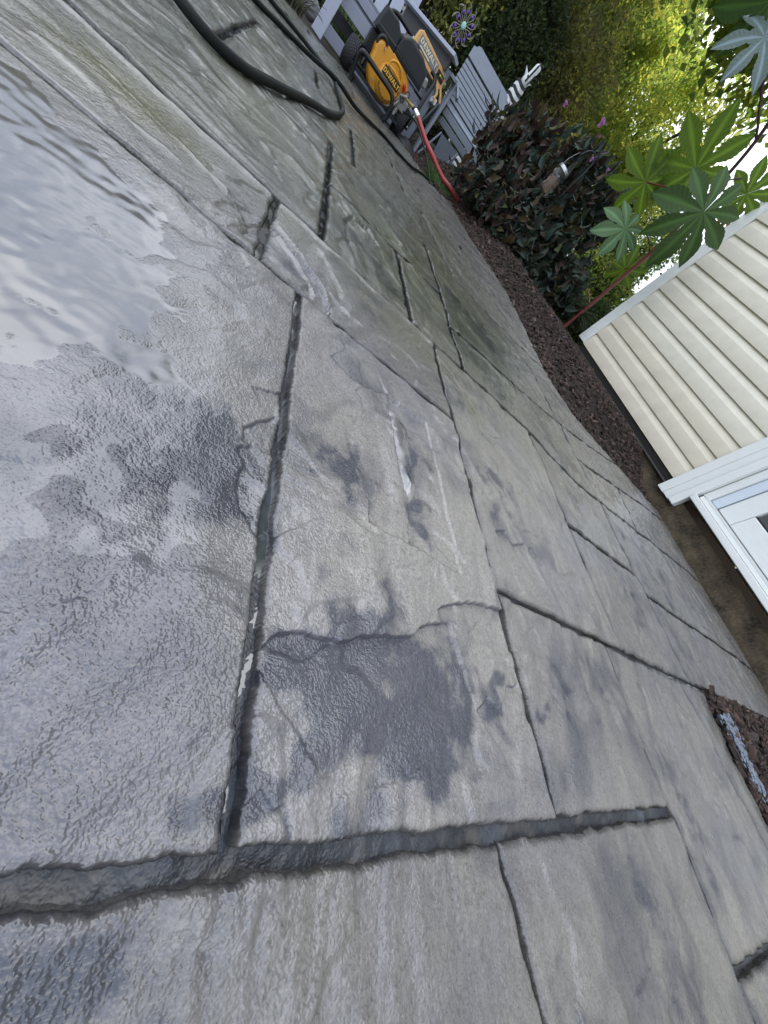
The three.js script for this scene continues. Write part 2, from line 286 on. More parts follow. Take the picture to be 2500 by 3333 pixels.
const patio = new THREE.Group(); patio.name = 'patio'; patio.userData.kind = 'structure'; patio.userData.label = 'wet stamped concrete patio of grey slate slabs'; scene.add(patio);
// shared sheet builder: us, vs run over 0..1, place(u, v) gives plan coordinates and the distance to the slab's edge
function sheet(us, vs, place, look, clip) {
  const nu = us.length, nv = vs.length, P = new Float32Array(nu * nv * 3), C = new Float32Array(nu * nv * 3), U = new Float32Array(nu * nv * 2), U1 = new Float32Array(nu * nv * 2), film = new Uint8Array(nu * nv), out = new Uint8Array(nu * nv);
  for (let j = 0; j < nv; j++) for (let i = 0; i < nu; i++) {
    const k = j * nu + i, q = place(us[i], vs[j], i, j, nu, nv);
    let x = q.x, Z = q.z;
    if (clip && !inside(x, Z)) { out[k] = 1; const n = nearest(x, Z); x = n.x; Z = n.z; if (n.d > 0.06) { x = q.x; Z = q.z; } }
    const s = look(x, Z, q);
    P[k * 3] = x; P[k * 3 + 1] = s.y - (q.drop || 0); P[k * 3 + 2] = -Z;
    C[k * 3] = s.r; C[k * 3 + 1] = s.g; C[k * 3 + 2] = s.b; film[k] = q.drop ? 0 : s.film;
    U[k * 2] = x * q.ca - Z * q.sa; U[k * 2 + 1] = x * q.sa + Z * q.ca;
    U1[k * 2] = (x + 2.2) / PX; U1[k * 2 + 1] = (Z + 1.6) / PZ;
  }
  const dry = [], wet = [], half = [];
  for (let j = 0; j < nv - 1; j++) for (let i = 0; i < nu - 1; i++) {
    const a = j * nu + i, b = a + 1, c = a + nu, d = c + 1;
    for (const [p, q, r] of [[a, b, d], [a, d, c]]) {
      if (out[p] && out[q] && out[r]) continue;
      const f1 = (film[p] === 1) + (film[q] === 1) + (film[r] === 1), f2 = (film[p] > 0) + (film[q] > 0) + (film[r] > 0);
      (f1 >= 2 ? wet : f2 >= 2 ? half : dry).push(p, q, r);
    }
  }
  const g = new THREE.BufferGeometry();
  g.setAttribute('position', new THREE.BufferAttribute(P, 3)); g.setAttribute('color', new THREE.BufferAttribute(C, 3));
  g.setAttribute('uv', new THREE.BufferAttribute(U, 2)); g.setAttribute('uv1', new THREE.BufferAttribute(U1, 2));
  g.setIndex(dry.concat(wet, half)); g.addGroup(0, dry.length, 0); g.addGroup(dry.length, wet.length, 1); g.addGroup(dry.length + wet.length, half.length, 2);
  g.computeVertexNormals();
  return g;
}
function steps(len, near, k, min) {                   // graded parameter values: fine where the slab is near the camera
  const out = [0]; let s = 0;
  while (s < len) { s += Math.max(min, k * near(s)); out.push(Math.min(s, len)); }
  const n = out.length; if (n > 2 && out[n - 1] - out[n - 2] < 0.3 * (out[n - 2] - out[n - 3])) out.splice(n - 2, 1);
  return out.map((q) => q / len);
}
let slabCount = 0;
const K = 0.0046;
function slab(L, R, B, T, o = {}) {
  const f = (q) => (typeof q === 'function' ? q : () => q); L = f(L); R = f(R); B = f(B); T = f(T);
  const far0 = Math.hypot(Math.max(0, typeof L === 'function' ? L(0.3) : 0), Math.max(0, B(0.3))), hw = o.gap ?? 0.0019 + 0.0018 * ss(0.2, 0.6, far0), ang = o.ang ?? (rnd() - 0.5) * 0.7, tone = o.tone ?? 0.9 + rnd() * 0.2, ca = Math.cos(ang), sa = Math.sin(ang);
  const solve = (u, v) => { let x = (L(0.5) + R(0.5)) / 2, Z = (B(x) + T(x)) / 2; for (let i = 0; i < 5; i++) { Z = lerp(B(x), T(x), v); x = lerp(L(Z), R(Z), u); } return [x, Z]; };
  const [xa, za] = solve(0, 0), [xb] = solve(1, 0), [xc, zc] = solve(0, 1), [, zd] = solve(1, 1), W = Math.max(xb - xa, 0.02), H = Math.max(Math.max(zc - za, zd - solve(1, 0)[1]), 0.02);
  const nx = clamp(0, xa, xb), nz = clamp(0, za, zc);
  const us = steps(W, (s) => Math.hypot(xa + s, nz, 0.15), K, 0.0009), vs = steps(H, (s) => Math.hypot(za + s, nx, 0.15), K, 0.0009);
  const dist = Math.hypot(nx, nz, 0.15), fine = dist < 1.1, round = o.round ?? clamp(dist * 0.012, 0.0032, 0.006), deep = o.deep ?? 0.0042;
  const U = [0, ...us.map((u) => lerp(0.0005, 0.9995, u)), 1], Vv = [0, ...vs.map((v) => lerp(0.0005, 0.9995, v)), 1];
  const place = (u, v, i, j, nu, nv) => {
    const [xe, ze] = solve(u, v), [x0] = solve(0, v), [x1] = solve(1, v), [, z0] = solve(u, 0), [, z1] = solve(u, 1);
    let x = xe, Z = ze;
    const sx = (x1 - x0), sz = (z1 - z0);
    x = x0 + hw + (sx - 2 * hw) * u; Z = z0 + hw + (sz - 2 * hw) * v;
    const e = Math.min(x - x0, x1 - x, Z - z0, z1 - Z) - hw;
    const w = (dist < 1.2 ? 1 : 1.8) * (o.rag ?? 1), near = ss(0.03, 0, e);
    const ox = w * near * (0.0017 * noise(x * 38, Z * 38 + 90) + 0.0006 * noise(x * 133, Z * 133 + 40) + (o.rag ? 0.0002 : 0.0006) * noise(x * 420, Z * 420)), oz = w * near * (0.0017 * noise(x * 38 + 55, Z * 38) + 0.0006 * noise(x * 133 + 20, Z * 133) + (o.rag ? 0.0002 : 0.0006) * noise(x * 420 + 9, Z * 420));
    const rim = i === 0 || j === 0 || i === nu - 1 || j === nv - 1;
    return { x: x + ox, z: Z + oz, edge: Math.max(0, e), ca, sa, drop: rim ? 0.013 : 0 };
  };
  combing = o.comb ?? 1;
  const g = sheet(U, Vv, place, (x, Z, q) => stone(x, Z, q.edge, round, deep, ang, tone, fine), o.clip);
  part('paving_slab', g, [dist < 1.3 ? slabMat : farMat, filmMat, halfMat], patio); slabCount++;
}
// joint lines: running away from the camera (x of Z) and across (Z of x)
const z = { a: (Z) => 0.0785 + 0.042 * Z, b: (Z) => 0.3345 + 0.04 * Z, c: (Z) => 0.03 + 0.05 * Z, d: (Z) => 0.09 + 0.06 * Z, e: (Z) => 0.275 + 0.047 * Z, f: (Z) => 0.395 + 0.088 * Z, g: (Z) => 0.69 + 0.02 * Z, h: (Z) => 0.6085 + 0.02 * Z, i: (Z) => 1.083 + 0.01 * Z, j: (Z) => 1.0 - 0.1 * Math.min(0, Z), k: (Z) => 0.2465 - 0.09 * Z, l: (Z) => 0.146 + 0.073 * Z, m: (Z) => -0.1 + 0.03 * Z, n: (Z) => 1.24 + 0.37 * Z };
const c = { A: (x) => -0.0205 - 0.133 * x, B: (x) => 0.401 - 0.085 * x, C: (x) => (x < 0.7 ? 0.572 : 0.572 - 0.05 * ss(0.66, 0.95, x)), D: (x) => 0.815 + 0.145 * x, E: (x) => 1.150 + 0.17 * x, F: (x) => 0.97 + 0.01 * x, G: (x) => 0.69 + 0.085 * x + 0.052 * x * x, H: (x) => 0.152 - 0.1 * x - 0.008 * x * x, I: (x) => 0.356 - 0.06 * x, J: (x) => 0.345 - 0.1 * x, K: (x) => -0.12 - 0.18 * x, M: (x) => 1.66 + 0.3 * x, N: (x) => 0.52 + 0.15 * x, S: (x) => 0.30 + 0.02 * x };
const XL = -0.3;
const A0 = (x) => c.A(x) - 0.0034 - 0.003 * x, aL = (Z) => z.a(Z) - 0.0008, aR = (Z) => z.a(Z) + 0.0014;
slab(XL, z.k, -0.6, A0, { rag: 1.7, ang: 0.12, tone: 0.86 });
slab(z.k, z.h, -0.6, A0, { rag: 1.6, ang: 0.18, tone: 0.93 });
slab(z.h, z.j, c.K, c.H, { ang: 0.35, clip: true });
slab(z.j, 1.2, c.K, c.H, { ang: 0.3, clip: true });
slab(z.h, 1.2, -0.6, c.K, { ang: 0.4, clip: true });
slab(XL, aL, c.A, c.B, { ang: 0.6, comb: 0.3, tone: 0.92 });
slab(aR, z.b, c.A, c.B, { ang: 0.16, comb: 0.7, tone: 1.2 });
slab(z.b, z.h, c.A, c.H, { ang: 0.2, tone: 1.05 });
slab(z.b, z.g, c.H, c.C, { ang: -0.1, tone: 1.1 });
slab(z.g, z.i, c.I, c.C, { ang: 0.1 });
slab(z.g, z.i, c.H, c.I, { ang: 0.3, tone: 1.0 });
slab(z.i, 2.6, c.J, c.C, { clip: true });
slab(z.i, 2.6, c.H, c.J, { clip: true });
slab(XL, z.c, c.B, c.C, { ang: 1.1, tone: 0.8 });
slab(z.c, z.b, c.B, c.C, { ang: 0.9, tone: 0.95 });
slab(XL, z.d, c.C, c.F, { ang: 1.2, tone: 0.85 });
slab(XL, z.m, c.F, c.M, { ang: 1.3, tone: 0.85 });
slab(z.m, z.d, c.F, c.E, { ang: 1.0, tone: 0.9 });
slab(z.m, z.l, c.E, c.M, { ang: 0.9, tone: 0.85 });
slab(z.l, 0.66, c.E, c.M, { tone: 0.8 });
slab(0.66, 1.12, c.E, c.M, {});
slab(z.d, z.e, c.C, c.D, { tone: 0.9 });
slab(z.e, z.f, c.C, c.D, { tone: 1.0 });
slab(z.d, z.f, c.D, c.E, { tone: 0.85 });
slab(z.f, z.i, c.C, c.G, { tone: 0.95 });
slab(z.f, z.i, c.G, c.E, { tone: 0.85 });
slab(z.i, z.n, c.C, c.N, { tone: 1.1, clip: true });
slab(z.n, 2.6, c.C, c.N, { tone: 1.0, clip: true });
slab(z.i, 2.6, c.N, c.G, { tone: 0.9, clip: true });
slab(z.i, 1.62, c.G, c.E, { clip: true });
slab(1.62, 2.6, c.G, c.E, { clip: true });
slab(1.12, 1.55, c.E, c.M, { clip: true });
slab(1.55, 2.6, c.E, c.M, { clip: true });
{
  const rows = [0, 0.42, 0.66, 1.1, 1.35, 1.78, 2.05, 2.5, 2.78, 3.3];
  for (let i = 0; i < rows.length - 1; i++) {
    const b = (x) => c.M(x) + rows[i] * (1 - 0.035 * x), t = (x) => c.M(x) + rows[i + 1] * (1 - 0.035 * x);
    let x = -0.9 - rnd() * 0.2;
    while (x < 2.3) { const w = [0.28, 0.42, 0.56, 0.7][Math.floor(rnd() * 4)], x1 = Math.min(2.5, x + w + (x + w > 2.2 ? 0.4 : 0)); slab(x, x1, b, t, { clip: true, tone: 0.75 + rnd() * 0.25 }); x = x1; }
  }
  const left = [[-1.6, -0.6], [-0.6, -0.02], [-0.02, 0.42], [0.42, 0.6], [0.6, 1.02], [1.02, 1.6]];
  for (const [z0, z1] of left) { let x = -2.2; while (x < XL - 0.01) { const x1 = x + 0.55 > XL - 0.2 ? XL : x + 0.4 + rnd() * 0.3; slab(x, x1, z0, z1, {}); x = x1; } }
  for (const [z0, z1] of [[-1.1, -0.6], [-1.6, -1.1]]) { slab(XL, 0.4, z0, z1, {}); slab(0.4, 1.2, z0, z1, { clip: true }); }
  for (const [z0, z1] of [[1.6, 2.3], [2.3, 3.0], [3.0, 3.7]]) { let x = -2.2; while (x < -1.0) { slab(x, x + 0.6, z0, z1, { clip: true }); x += 0.6; } }
}
{ // mortar-dark bed of the joints, with water lying in the grooves
  const us = [], vs = [];
  for (let x = -2.2; x < 2.5; x += Math.max(0.0025, 0.012 * Math.abs(x - 0.15))) us.push(x); us.push(2.5);
  for (let Z = -1.6; Z < 4.7; Z += Math.max(0.0025, 0.012 * Math.abs(Z - 0.1))) vs.push(Z); vs.push(4.7);
  const q = { x: 0, z: 0, ca: 1, sa: 0 };
  const g = sheet(us, vs, (u, v) => { q.x = u; q.z = v; return q; }, (x, Z) => {
    const n = fbm(x * 30, Z * 30, 3), k = 0.7 + 0.6 * n;
    const mud = ss(0.0, -0.02, Z + 0.13 * x); surf.y = groundY(x, Z) - 0.0080 + (0.0004 + 0.0012 * mud) * n + mud * (0.0007 * fbm(x * 140, Z * 140, 3) + 0.0004 * grains(x * 500, Z * 500)); surf.film = 0;
    const q = ss(-0.1, 0.5, fbm(x * 14 + 5, Z * 14, 4)); surf.film = mud < 0.3 && n > -0.12 ? 1 : 0; const far = ss(0.25, 0.45, Z), f2 = lerp(1, 0.35, far); const silt = mud * ss(0.05, 0.35, fbm(x * 45, Z * 60 + 9, 4)), gr = 1 + 0.3 * grains(x * 600, Z * 600); surf.r = lerp(lerp(0.050, 0.105, q), 0.105, silt) * k * f2 * gr; surf.g = lerp(lerp(0.054, 0.116, q), 0.098, silt) * k * f2 * gr; surf.b = lerp(lerp(0.064, 0.140, q), 0.092, silt) * k * f2 * gr; return surf;
  }, true);
  part('joint_bed', g, [jointMat, filmMat, halfMat], patio);
}
{ // the slab's side all round
  const pos = [], col = [], idx = []; let k = 0;
  for (let i = 0; i < outline.length; i++) {
    const [ax, az] = outline[i], [bx, bz] = outline[(i + 1) % outline.length], n = Math.max(1, Math.ceil(Math.hypot(bx - ax, bz - az) / 0.03));
    for (let j = 0; j < n; j++) {
      for (const t of [j / n, (j + 1) / n]) {
        const x = lerp(ax, bx, t), Z = lerp(az, bz, t), y = groundY(x, Z), w = 0.75 + 0.5 * fbm(x * 12, Z * 12, 3);
        for (const [dy, q] of [[-0.0035, 1], [-0.035, 0.8], [-0.16, 0.6]]) { pos.push(x + 0.002 * noise(x * 60, dy * 300), y + dy, -Z); col.push(0.15 * w * q, 0.135 * w * q, 0.115 * w * q); }
      }
      for (const o of [0, 1]) idx.push(k + o, k + o + 3, k + o + 1, k + o + 1, k + o + 3, k + o + 4);
      k += 6;
    }
  }
  const g = new THREE.BufferGeometry(); g.setAttribute('position', new THREE.Float32BufferAttribute(pos, 3)); g.setAttribute('color', new THREE.Float32BufferAttribute(col, 3)); g.setIndex(idx);
  const h = mergeVertices(g, 1e-5); h.computeVertexNormals();
  part('slab_edge', h, std(1, 1, 1, 0.6, { vertexColors: true }), patio);
}
// ---------------------------------------------------------------- soil, mulch bed, lawn
function soilY(x, Z) {
  const inn = inside(x, Z), d = nearest(x, Z).d;
  if (inn && d > 0.02) return groundY(x, Z) - 0.13;
  let y = Math.min(groundY(Math.min(x, 2.4), Z), 0.04) - 0.022 + 0.010 * ss(0.6, 0.2, Z) - 0.045 * ss(0.6, 0.2, Z) * ss(0.02, 0.30, d);
  if (!inn) y += 0.108 * ss(0, 0.42, d) * ss(1.0, 1.6, x) * ss(0.98, 1.4, Z) + 0.02 * ss(0.03, 0.15, d) * fbm(x * 5, Z * 5, 3);
  return lerp(y, -0.16, ss(5.2, 7.5, Math.hypot(x - 1, Z)) * ss(1.5, 3, Z));
}
{
  const xs = [], zs = [];
  for (let x = -60; x < 70; x += x < -3 || x > 3.4 ? Math.max(0.4, Math.abs(x) * 0.12) : 0.05) xs.push(x);
  for (let Z = -30; Z < 90; Z += Z < -1.8 || Z > 5.6 ? Math.max(0.4, Math.abs(Z) * 0.12) : 0.05) zs.push(Z);
  const g = new THREE.BufferGeometry(), P = [], C = [], I = [], n = xs.length;
  zs.forEach((Z) => xs.forEach((x) => {
    P.push(x, soilY(x, Z), -Z);
    const lawn = ss(5.0, 6.5, Math.hypot(x - 1, Z)), q = 0.8 + 0.5 * fbm(x * 2, Z * 2, 3);
    C.push(lerp(0.028, 0.045, lawn) * q, lerp(0.018, 0.075, lawn) * q, lerp(0.013, 0.02, lawn) * q);
  }));
  for (let j = 0; j < zs.length - 1; j++) for (let i = 0; i < n - 1; i++) { const a = j * n + i; I.push(a, a + 1, a + n + 1, a, a + n + 1, a + n); }
  g.setAttribute('position', new THREE.Float32BufferAttribute(P, 3)); g.setAttribute('color', new THREE.Float32BufferAttribute(C, 3)); g.setIndex(I); g.computeVertexNormals();
  structure('ground', g, std(1, 1, 1, 0.95, { vertexColors: true }));
}
{ // bark chips
  const r = mulberry(77), chip = new THREE.BoxGeometry(1, 0.22, 0.34, 2, 1, 1), p = chip.attributes.position;
  for (let i = 0; i < p.count; i++) p.setXYZ(i, p.getX(i) * (1 + 0.2 * (r() - 0.5)), p.getY(i) + 0.12 * Math.cos(p.getX(i) * 3) * (r() - 0.2), p.getZ(i) * (1 - 0.6 * Math.abs(p.getX(i)) + 0.3 * (r() - 0.5)));
  chip.computeVertexNormals();
  const N = 26000, m = new THREE.InstancedMesh(chip, std(1, 1, 1, 0.8), N), M = new THREE.Matrix4(), q = new THREE.Quaternion(), e = new THREE.Euler(), col = new THREE.Color();
  let k = 0, guard = 0;
  while (k < N && guard++ < 900000) {
    const notch = r() < 0.17, x = notch ? 1.12 + r() * r() * 1.35 : 1.1 + r() * 1.38, Z = notch ? -0.9 + r() * 0.95 : 1.02 + Math.pow(r(), 0.85) * 3.9;
    if (inside(x, Z)) continue;
    const s = 0.011 + 0.036 * r() * r(), lift = r() * 0.014;
    e.set((r() - 0.5) * 1.1, r() * 6.3, (r() - 0.5) * 1.1); q.setFromEuler(e);
    m.setMatrixAt(k, M.compose(V(x, soilY(x, Z) + 0.003 + lift, -Z), q, V(s, s * (0.5 + r()), s * (0.5 + r()))));
    const t = r(), w = r() < 0.05 ? 2.6 : 0.55 + 0.9 * r();
    m.setColorAt(k, col.setRGB(lerp(0.036, 0.066, t) * w, lerp(0.025, 0.041, t) * w, lerp(0.023, 0.029, t) * w)); k++;
  }
  m.count = k; m.name = 'mulch'; m.userData.kind = 'stuff'; tag(m, 'dark brown bark mulch between the patio edge and the house', 'mulch', null, 'stuff'); scene.add(m);
}
{ // suds from the washing caught in the corner beside the patio
  const r = mulberry(12), N = 6000, m = new THREE.InstancedMesh(new THREE.IcosahedronGeometry(1, 1), phys(1, 1, 1, 0.25, {}), N), M4 = new THREE.Matrix4(), col = new THREE.Color(); let k = 0;
  for (let i = 0; i < N; i++) {
    const t = r(), Z = lerp(-0.03, -0.34, t), w = 0.03 + 0.15 * r() * Math.sin(Math.PI * (0.2 + 0.75 * t)), x = 1.128 + w - 0.02 * r();
    if (inside(x, Z) || fbm(x * 55, Z * 55, 3) < -0.20 + w * 1.6) continue;
    const q = 0.0018 + 0.0036 * r() * r();
    m.setMatrixAt(k, M4.compose(V(x, soilY(x, Z) + 0.014 + 0.012 * r(), -Z), new THREE.Quaternion(), V(q * 1.5, q * 0.7, q * 1.5)));
    const v = 0.75 + 0.5 * r(); m.setColorAt(k++, col.setRGB(0.15 * v, 0.17 * v, 0.21 * v));
  }
  m.count = k; m.name = 'suds'; scene.add(m); tag(m, 'pale bluish suds lying on the mulch beside the patio corner', 'suds', null, 'stuff');
}

// ---------------------------------------------------------------- house with cream dutch-lap siding
const HX = 2.5, COURSE = 0.107, SID0 = 0.194;
const sidingBump = dataTex(512, 512, (u, v) => 0.5 + 0.25 * fbm(u * 8, v * 160, 3, 0) + 0.2 * noise(u * 40, v * 40, 40));
const dirtTone = dataTex(1024, 1024, (u, v) => { const d = ss(0.72, 0.9, noise(u * 130 + 2.5 * noise(u * 30, v * 30, 30), v * 130, 130)) * ss(0.1, 0.5, fbm(u * 4, v * 4, 3, 4) + 0.1), m = 0.95 + 0.09 * fbm(u * 10, v * 10, 4, 10); return [m - 0.4 * d, m - 0.42 * d, m * 0.985 - 0.44 * d]; }, false, 3);
const wallTone = dataTex(1024, 1024, (u, v) => { const m = 0.62 + 0.7 * fbm(u * 9, v * 14, 6, 0) + 0.25 * noise(u * 90, v * 60), d = ss(0.25, 0.55, fbm(u * 22 + 5, v * 30, 4)); return [m * (1 - 0.6 * d), m * (1 - 0.58 * d), m * (1 - 0.5 * d)]; }, false, 3);
const splash = dataTex(1024, 1024, (u, v) => { const d = ss(0.55, 0.8, noise(u * 150 + 3 * noise(u * 20, v * 20, 20), v * 150, 150)) * ss(-0.1, 0.4, fbm(u * 5, v * 5, 3, 5)), m = 0.93 + 0.12 * fbm(u * 8, v * 8, 5, 8); return [m - 0.62 * d, m * 0.985 - 0.62 * d, m * 0.95 - 0.6 * d]; }, false, 3);
const M = {
  cream: std(0.755, 0.705, 0.585, 0.48, { map: rep(dirtTone, 1.3), bumpMap: rep(sidingBump, 1.6), bumpScale: 0.0004 }),
  cream_low: std(0.745, 0.69, 0.565, 0.5, { map: rep(splash, 1.1), bumpMap: rep(sidingBump, 1.6), bumpScale: 0.0004 }),
  white: std(0.78, 0.79, 0.77, 0.38, { map: rep(dirtTone, 2.1), bumpMap: rep(sidingBump, 2), bumpScale: 0.0002 }),
  dark: std(0.02, 0.019, 0.018, 0.7),
  glass: phys(1, 1, 1, 0.02, { transmission: 1, thickness: 0, ior: 1.5 }),
  concrete: std(0.13, 0.098, 0.058, 0.85, { bumpMap: rep(grainBump, 1.2), bumpScale: 0.006, map: rep(wallTone, 1.1) }),
};
{
  const h = thing('house', 'cream vinyl sided house wall with white trimmed glass door', 'house', [HX, 0, -2.56]);
  const L = (zw) => zw + 2.56;                       // world z to the house's own z
  const prof = [[-0.0150, 0], [-0.0158, 0.004], [-0.0128, 0.068], [-0.0108, 0.073], [-0.0035, 0.103], [-0.0030, 0.115], [0.004, 0.115], [0.004, 0.0]];
  const boards = new Map();
  function board(z0, z1) {
    const key = z0 + '/' + z1;
    if (!boards.has(key)) {
      const s = new THREE.Shape(prof.map((p) => new THREE.Vector2(p[0], p[1]))), g = new THREE.ExtrudeGeometry(s, { depth: z1 - z0, bevelEnabled: false, steps: 1 });
      const p = g.attributes.position, uv = g.attributes.uv;
      for (let i = 0; i < p.count; i++) uv.setXY(i, p.getZ(i), p.getY(i) * 1.0);
      g.translate(0, 0, L(z0)); boards.set(key, toCreasedNormals(g, 0.3));
    }
    return boards.get(key);
  }
  const top = 3.2, doorTop = SID0 + COURSE * 17;
  for (let y = SID0, i = 0; y < top - 0.02; y += COURSE, i++) {
    const runs = y + COURSE * 0.5 < doorTop ? [[-2.484, -1.118], [0.66, 7]] : [[-2.484, 7]];
    for (const [a, b] of runs) { const m = part('siding_board', board(a, b), i < 3 ? M.cream_low : M.cream, h, [0, y, 0]); m.position.x = 0.0004 * Math.sin(i * 2.3); }
  }
  // core wall behind the boards, gable end and the far walls
  const wall = join([moved(box(0.16, 3.1, 1.36, 0.005), 0.088, 1.745, L(-1.80)), moved(box(0.16, 3.1, 6.34, 0.005), 0.088, 1.745, L(3.83)), moved(box(0.16, 1.3, 1.78, 0.005), 0.088, doorTop + 0.66, L(-0.23)), moved(box(8, 3.4, 0.16, 0.005), 4.01, 1.62, L(-2.405)), moved(box(8, 3.4, 0.16, 0.005), 4.01, 1.62, L(6.92)), moved(box(0.16, 3.4, 9.1, 0.005), 7.93, 1.62, L(2.26))]);
  part('wall', wall, M.cream, h);
  part('ceiling', moved(box(7.7, 0.1, 9.1, 0.005), 4.0, 3.15, L(2.26)), std(0.7, 0.7, 0.68, 0.8), h);
  part('floor', moved(box(7.7, 0.1, 9.1, 0.005), 4.0, 0.15, L(2.26)), std(0.18, 0.12, 0.08, 0.5), h);
  // foundation, with the dark starter gap over it
  { const g = new THREE.BoxGeometry(0.2, 0.42, 9.5, 1, 20, 190), p = g.attributes.position; g.translate(0.112, -0.045, L(2.21));
    for (let i = 0; i < p.count; i++) if (p.getX(i) < 0.05) p.setX(i, p.getX(i) + 0.008 * fbm(p.getZ(i) * 7, p.getY(i) * 16, 4) - 0.05 * ss(0.14, 0.03, p.getY(i)) * (0.35 + 0.3 * fbm(p.getZ(i) * 4, 3, 3)));
    const uv = g.attributes.uv; for (let i = 0; i < p.count; i++) uv.setXY(i, p.getZ(i), p.getY(i)); g.computeVertexNormals(); part('foundation', g, M.concrete, h); }
  part('sill_plate', moved(box(0.02, 0.05, 1.36, 0.003), 0.004, 0.169, L(-1.80)), std(0.012, 0.010, 0.008, 0.9), h);
  part('flashing', moved(box(0.012, 0.010, 1.36, 0.002), -0.008, 0.149, L(-1.80)), std(0.05, 0.045, 0.04, 0.5), h);
  // corner post
  { const s = new THREE.Shape(); [[-0.024, 0.08], [-0.024, -0.005], [0.075, -0.005], [0.075, 0.0], [-0.017, 0.0], [-0.017, 0.08]].forEach((p, i) => (i ? s.lineTo(p[0], p[1]) : s.moveTo(p[0], p[1])));
    const g = new THREE.ExtrudeGeometry(s, { depth: 3.0, bevelEnabled: true, bevelSize: 0.0015, bevelThickness: 0.0015, bevelSegments: 2 });
    g.rotateX(-Math.PI / 2); g.translate(0, 0.2, 0);
    const q = g.attributes.position; for (let i = 0; i < q.count; i++) q.setZ(i, -q.getZ(i)); const ix = g.index; if (!ix) { for (let i = 0; i < q.count; i += 3) for (const a of ['position', 'normal', 'uv']) { const t = g.attributes[a]; for (let k = 0; k < t.itemSize; k++) { const v1 = t.array[(i + 1) * t.itemSize + k]; t.array[(i + 1) * t.itemSize + k] = t.array[(i + 2) * t.itemSize + k]; t.array[(i + 2) * t.itemSize + k] = v1; } } }
    g.computeVertexNormals(); part('corner_post', g, M.white, h); }
  // door surround: stepped casing, sill, tracks, sash and glass
  const zc = -1.124, doorR = 0.66, H = doorTop;
  const pc = (name, x0, x1, y0, y1, z0, z1, mat = M.white, r = 0.004, par = h) => part(name, moved(box(Math.abs(x1 - x0), y1 - y0, Math.abs(z1 - z0), r), (x0 + x1) / 2, (y0 + y1) / 2, L((z0 + z1) / 2)), mat, par);
  const cas = (name, z0, z1) => { const s = z1 > z0 ? 1 : -1;
    const g = join([moved(box(0.05, H - 0.11, 0.052, 0.004), -0.005, (H + 0.11) / 2, L(z0 + s * 0.026)), moved(box(0.042, H - 0.114, 0.05, 0.003), -0.001, (H + 0.114) / 2, L(z0 + s * 0.0765)), moved(box(0.054, H - 0.118, 0.046, 0.006), -0.009, (H + 0.118) / 2, L(z0 + s * 0.1235))]);
    return part(name, g, M.white, h); };
  cas('casing', zc, zc + 1); cas('casing', doorR, doorR - 1);
  pc('head_casing', -0.034, 0.02, H - 0.15, H - 0.001, zc + 0.148, doorR - 0.148);
  pc('sill', -0.052, 0.05, 0.206, 0.240, zc + 0.15, doorR - 0.15, M.white, 0.005);
  pc('sill_step', -0.022, 0.05, 0.242, 0.262, zc + 0.165, doorR - 0.165, M.white, 0.003);
  pc('track', -0.008, 0.004, 0.263, 0.276, zc + 0.172, doorR - 0.172, std(0.62, 0.62, 0.6, 0.4), 0.002);
  pc('track', 0.014, 0.026, 0.263, 0.276, zc + 0.172, doorR - 0.172, std(0.55, 0.56, 0.55, 0.4), 0.002);
  pc('jamb', 0.002, 0.07, 0.264, H - 0.152, zc + 0.150, zc + 0.192);
  pc('jamb', 0.020, 0.07, 0.278, H - 0.152, zc + 0.194, zc + 0.244, std(0.62, 0.67, 0.74, 0.35));
  const door = new THREE.Group(); door.name = 'door'; h.add(door); door.userData.label = 'white glazed door leaf set back in the frame';
  pc('stile', 0.030, 0.075, 0.280, H - 0.155, -0.876, -0.776, M.white, 0.006, door);
  pc('stile', 0.030, 0.075, 0.280, H - 0.155, 0.35, 0.45, M.white, 0.006, door);
  pc('rail', 0.031, 0.074, 0.280, 0.388, -0.775, 0.349, M.white, 0.006, door);
  pc('rail', 0.031, 0.074, H - 0.265, H - 0.157, -0.775, 0.349, M.white, 0.006, door);
  pc('gasket', 0.036, 0.046, 0.389, 0.397, -0.772, 0.346, M.dark, 0.001, door);
  pc('pane', 0.052, 0.056, 0.390, H - 0.267, -0.774, 0.348, M.glass, 0.001, door);
  // roof over the eave
  const roof = part('roof', moved(box(5.2, 0.14, 10.2, 0.01), 1.9, 4.35, L(2.2), 0, 0, 0.46), std(0.06, 0.058, 0.06, 0.9), h);
  part('roof', moved(box(5.2, 0.14, 10.2, 0.01), 6.1, 4.35, L(2.2), 0, 0, -0.46), std(0.06, 0.058, 0.06, 0.9), h);
  part('gutter', moved(box(0.12, 0.11, 10.1, 0.01), -0.47, 3.22, L(2.2)), M.white, h);
  part('soffit', moved(box(0.42, 0.02, 10.0, 0.003), -0.2, 3.21, L(2.2)), M.white, h);
  part('gable', (() => { const s = new THREE.Shape(); s.moveTo(0.02, 3.2); s.lineTo(7.98, 3.2); s.lineTo(4, 5.2); const g = new THREE.ExtrudeGeometry(s, { depth: 0.1, bevelEnabled: false }); g.translate(0, 0, L(-2.42)); return g; })(), M.cream, h);
}
